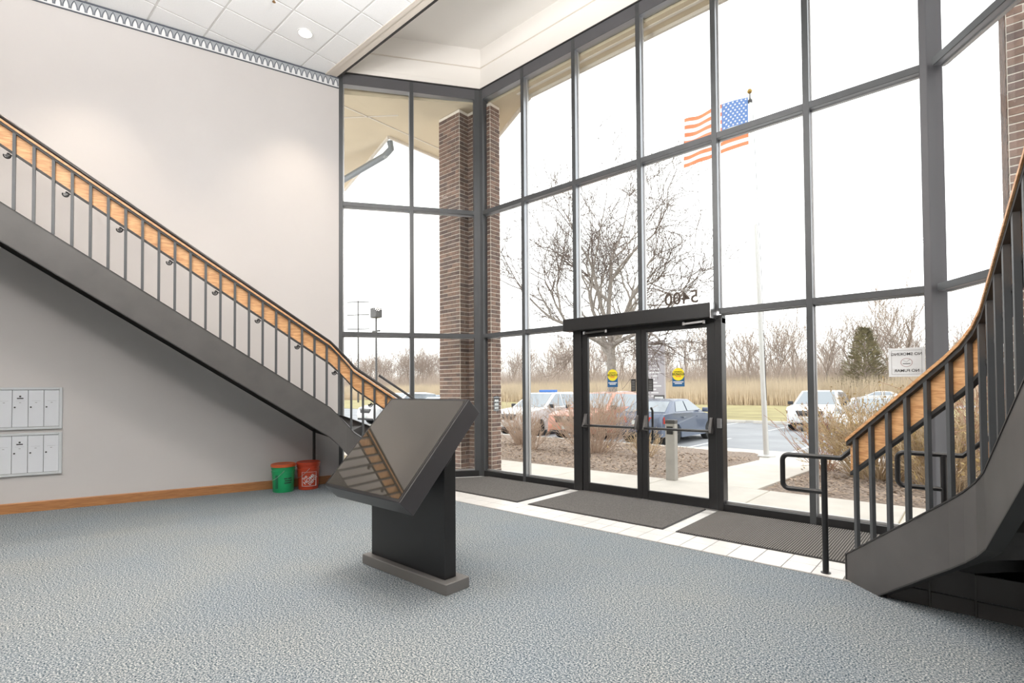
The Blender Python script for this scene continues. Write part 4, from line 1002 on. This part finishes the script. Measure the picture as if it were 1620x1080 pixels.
protos=[bare_tree('bare_tree','bare grey tree in the wood beyond the reeds',(0,0,0),21+k,9.5+k*.6,.16,[0,4,4,3],'trees beyond the reeds',spread=.5,shrink=.72,first=.36,main=4+k%2,mspread=.38,minr=.022,mats=(M_BARK,M_RBARK,M_TWIG2)) for k in range(4)]
spots=[]
rg=random.Random(3)
for k in range(150):
    y=rg.uniform(71,100); k_=rg.uniform(-1.95,.16); spots.append((k_*y,y))
for i,(x,y) in enumerate(spots):
    o=protos[i] if i<4 else copy_tree(protos[i%4])
    s_=rg.uniform(.78,1.15); o.location=(x,y,GZ); o.rotation_euler=(0,0,rg.uniform(0,6.28)); o.scale=(s_,s_,s_*rg.uniform(.9,1.15))
# two stouter lopped trees that stand out
bare_tree('bare_tree','lopped bare tree left of the flagpole beyond the lawn',(-21.6,69.5,GZ),77,10.5,.24,[0,3,2,2],spread=.6,shrink=.6,first=.40,main=4,mspread=.5,mats=(M_RBARK,M_RBARK,M_RBARK))
bare_tree('bare_tree','lopped bare tree above the road behind the no smoking notice',(-5.8,74,GZ),78,12.5,.26,[0,3,3,2],spread=.6,shrink=.62,first=.40,main=5,mspread=.55,mats=(M_RBARK,M_RBARK,M_RBARK))
bare_tree('bare_tree','lopped bare tree behind the evergreen',(-10.7,74,GZ),79,12.0,.24,[0,3,3,2],spread=.6,shrink=.62,first=.40,main=4,mspread=.5,mats=(M_RBARK,M_RBARK,M_RBARK))

def spikes(name,x,y,z,h,wd,lean,mat,parent=None,az=None):
    """tapering three-sided stalks"""
    N=len(x); az=nr.uniform(0,6.28,N) if az is None else az; l=lean*h
    tipx=x+np.cos(az)*l; tipy=y+np.sin(az)*l
    V=np.zeros((N,4,3))
    for k in range(3):
        a=2*math.pi*k/3; V[:,k,0]=x+np.cos(a)*wd; V[:,k,1]=y+np.sin(a)*wd; V[:,k,2]=z
    V[:,3,0]=tipx; V[:,3,1]=tipy; V[:,3,2]=z+h
    b=(np.arange(N)*4)[:,None]; F=np.concatenate([b+np.array([[0,1,3]]),b+np.array([[1,2,3]]),b+np.array([[2,0,3]])],0)
    return fast_mesh(name,V.reshape(-1,3),F,mat,parent)
def belt(n,y0,y1,k0,k1):
    y=nr.uniform(y0,y1,n); return nr.uniform(k0,k1,n)*y,y
M_REED=pbr('reed_tan',(.66,.53,.37),.9,noise=(.4,.15)); M_BRUSH=pbr('brush_brown',(.50,.40,.33),.95,noise=(.3,.2))
x,y=belt(30000,57.0,62.0,-1.95,.2); k_=(y>0)
rd=spikes('reeds',x,y,np.full(len(x),GZ),nr.uniform(.9,1.9,len(x)),nr.uniform(.02,.05,len(x)),nr.uniform(0,.25,len(x)),M_REED)
m_=x/y<-.20
bpy.data.objects.remove(rd)
x=x[m_]; y=y[m_]; n=len(x)
rd=spikes('reeds',x,y,np.full(n,GZ),nr.uniform(1.7,3.0,n),nr.uniform(.02,.045,n),nr.uniform(0,.25,n),M_REED); tag(rd,'tall tan reeds along the far edge of the lawn','reeds',kind='stuff')
x,y=belt(34000,66,70,-1.95,.2); n=len(x)
rd=spikes('reeds',x,y,np.full(n,GZ),nr.uniform(2.0,3.6,n),nr.uniform(.025,.05,n),nr.uniform(0,.25,n),M_REED); tag(rd,'tall tan reeds behind the road on the right','reeds',kind='stuff')
x,y=belt(80000,70,96,-1.95,.2); n=len(x)
br=spikes('brushwood',x,y,np.full(n,GZ),nr.uniform(3.5,9.0,n)*nr.uniform(.5,1,n),nr.uniform(.02,.045,n),nr.uniform(0,.5,n),M_BRUSH); tag(br,'tangle of leafless brushwood below the far trees','brushwood',kind='stuff')
# evergreen
ec=thing('evergreen_tree','bushy green cedar in front of the bare wood on the right','tree',None,(-9.2,70.5,GZ)); ec.scale=(1.15,1.15,1.12)
MB().tube([(0,0,0),(0,0,7.3)],[.22,.04],6).obj('trunk',M_RBARK,ec)
n=2300; zz=nr.uniform(.12,1,n)*7.6; aa=nr.uniform(0,6.28,n); rr=(1-(zz/7.9))**.85*3.0*nr.uniform(.2,1,n)**.5*(1+.35*np.sin(aa*3+zz*2.1)*np.sin(zz*1.7+aa))
V=np.zeros((n,4,3)); cxx=np.cos(aa)*rr; cyy=np.sin(aa)*rr
dl=nr.uniform(.25,.55,n); an=aa+nr.normal(0,.5,n)
V[:,0]=np.stack([cxx-np.sin(an)*.05,cyy+np.cos(an)*.05,zz],1); V[:,1]=np.stack([cxx+np.sin(an)*.05,cyy-np.cos(an)*.05,zz+.04],1)
V[:,2]=np.stack([cxx+np.cos(an)*dl+np.sin(an)*.06,cyy+np.sin(an)*dl-np.cos(an)*.06,zz+dl*.4],1); V[:,3]=np.stack([cxx+np.cos(an)*dl-np.sin(an)*.06,cyy+np.sin(an)*dl+np.cos(an)*.06,zz+dl*.5],1)
fo=fast_mesh('foliage',V.reshape(-1,3),np.arange(4*n).reshape(-1,4),pbr('cedar_green',(.40,.37,.25),.9,noise=(1,.3)),ec); fo['kind']='stuff'
# bare shrubs and dry grasses in the beds
M_SH=pbr('shrub_stem',(.58,.45,.36),.95,noise=(3,.2)); M_SHR=pbr('shrub_stem_red',(.50,.30,.22),.95,noise=(3,.2)); M_STRAW=pbr('dry_grass',(.60,.46,.30),.95,noise=(2,.2)); M_LEAFD=pbr('dead_leaf',(.46,.34,.16),.9,noise=(6,.3))
def shrub(label,x,y,h,wd,n,mat,seed,leaves=0,kids=2,group=None):
    global MINR; MINR=.005
    rg=random.Random(seed); t=thing('bare_shrub',label,'shrub',group,(x,y,-.03+slope(y))); segs=[[],[],[],[]]
    for k in range(n):
        az=rg.uniform(0,6.28); sp=rg.uniform(.0,1.0)**.7*math.atan2(wd*.5,h*.7); r0=rg.uniform(0,.30)*wd*.5
        d=np.array([math.cos(az)*math.sin(sp),math.sin(az)*math.sin(sp),math.cos(sp)])
        grow(segs,np.array([math.cos(az)*r0,math.sin(az)*r0,0]),d,.009,h*rg.uniform(.45,.75),2,rg,.42,[0,0,kids+1,kids],.55,.14,.05,4)
    V,F=branch_arrays(segs[2]+segs[3],3); fast_mesh('stems',V,F,mat,t)
    if leaves:
        q=np.array([s[1] for s in segs[3]]); q=q[nr.randint(0,len(q),leaves)]+nr.normal(0,.02,(leaves,3)); a=nr.normal(0,1,(leaves,3)); a/=np.linalg.norm(a,axis=1)[:,None]; b=np.cross(a,nr.normal(0,1,(leaves,3))); b/=np.linalg.norm(b,axis=1)[:,None]
        V=np.stack([q-a*.03,q+b*.012,q+a*.03,q-b*.012],1).reshape(-1,3); fo=fast_mesh('leaves',V,np.arange(4*leaves).reshape(-1,4),M_LEAFD,t); fo['kind']='stuff'
    return t
shrub('round bare tan shrub in front of the doors and the red car',-6.62,10.3,1.3,2.5,150,M_SH,1,60)
shrub('upright bare shrub right of the brick pier',-9.15,10.6,1.05,1.2,80,M_SH,2,30)
shrub('small bare shrub in front of the red car grille',-7.95,9.6,.75,.7,26,M_SH,3)
shrub('low spiky tuft of dry grass behind the door centre',-5.35,10.3,.55,.9,70,M_STRAW,4,0,1)
shrub('dry tan bush with dead leaves behind the nearest stair balusters',-1.15,10.1,1.25,2.3,170,M_STRAW,5,1500)
shrub('dry tan bush with dead leaves right of the handrail loop',-.35,9.5,1.1,2.1,160,M_STRAW,6,1500)
shrub('leggy bare bush left of the silver sedan',-2.05,10.9,1.1,1.2,36,M_SHR,7,80)
shrub('tall reddish bare bush behind the corner post on the right',.35,9.9,1.75,1.7,80,M_SHR,8,260)
shrub('dry bush at the far right behind the stair stringer',.95,8.9,1.2,1.5,80,M_STRAW,9,600)
shrub('bare shrub in the bed beyond the left stair rail',-12.2,9.6,1.0,1.4,60,M_SH,10,40)
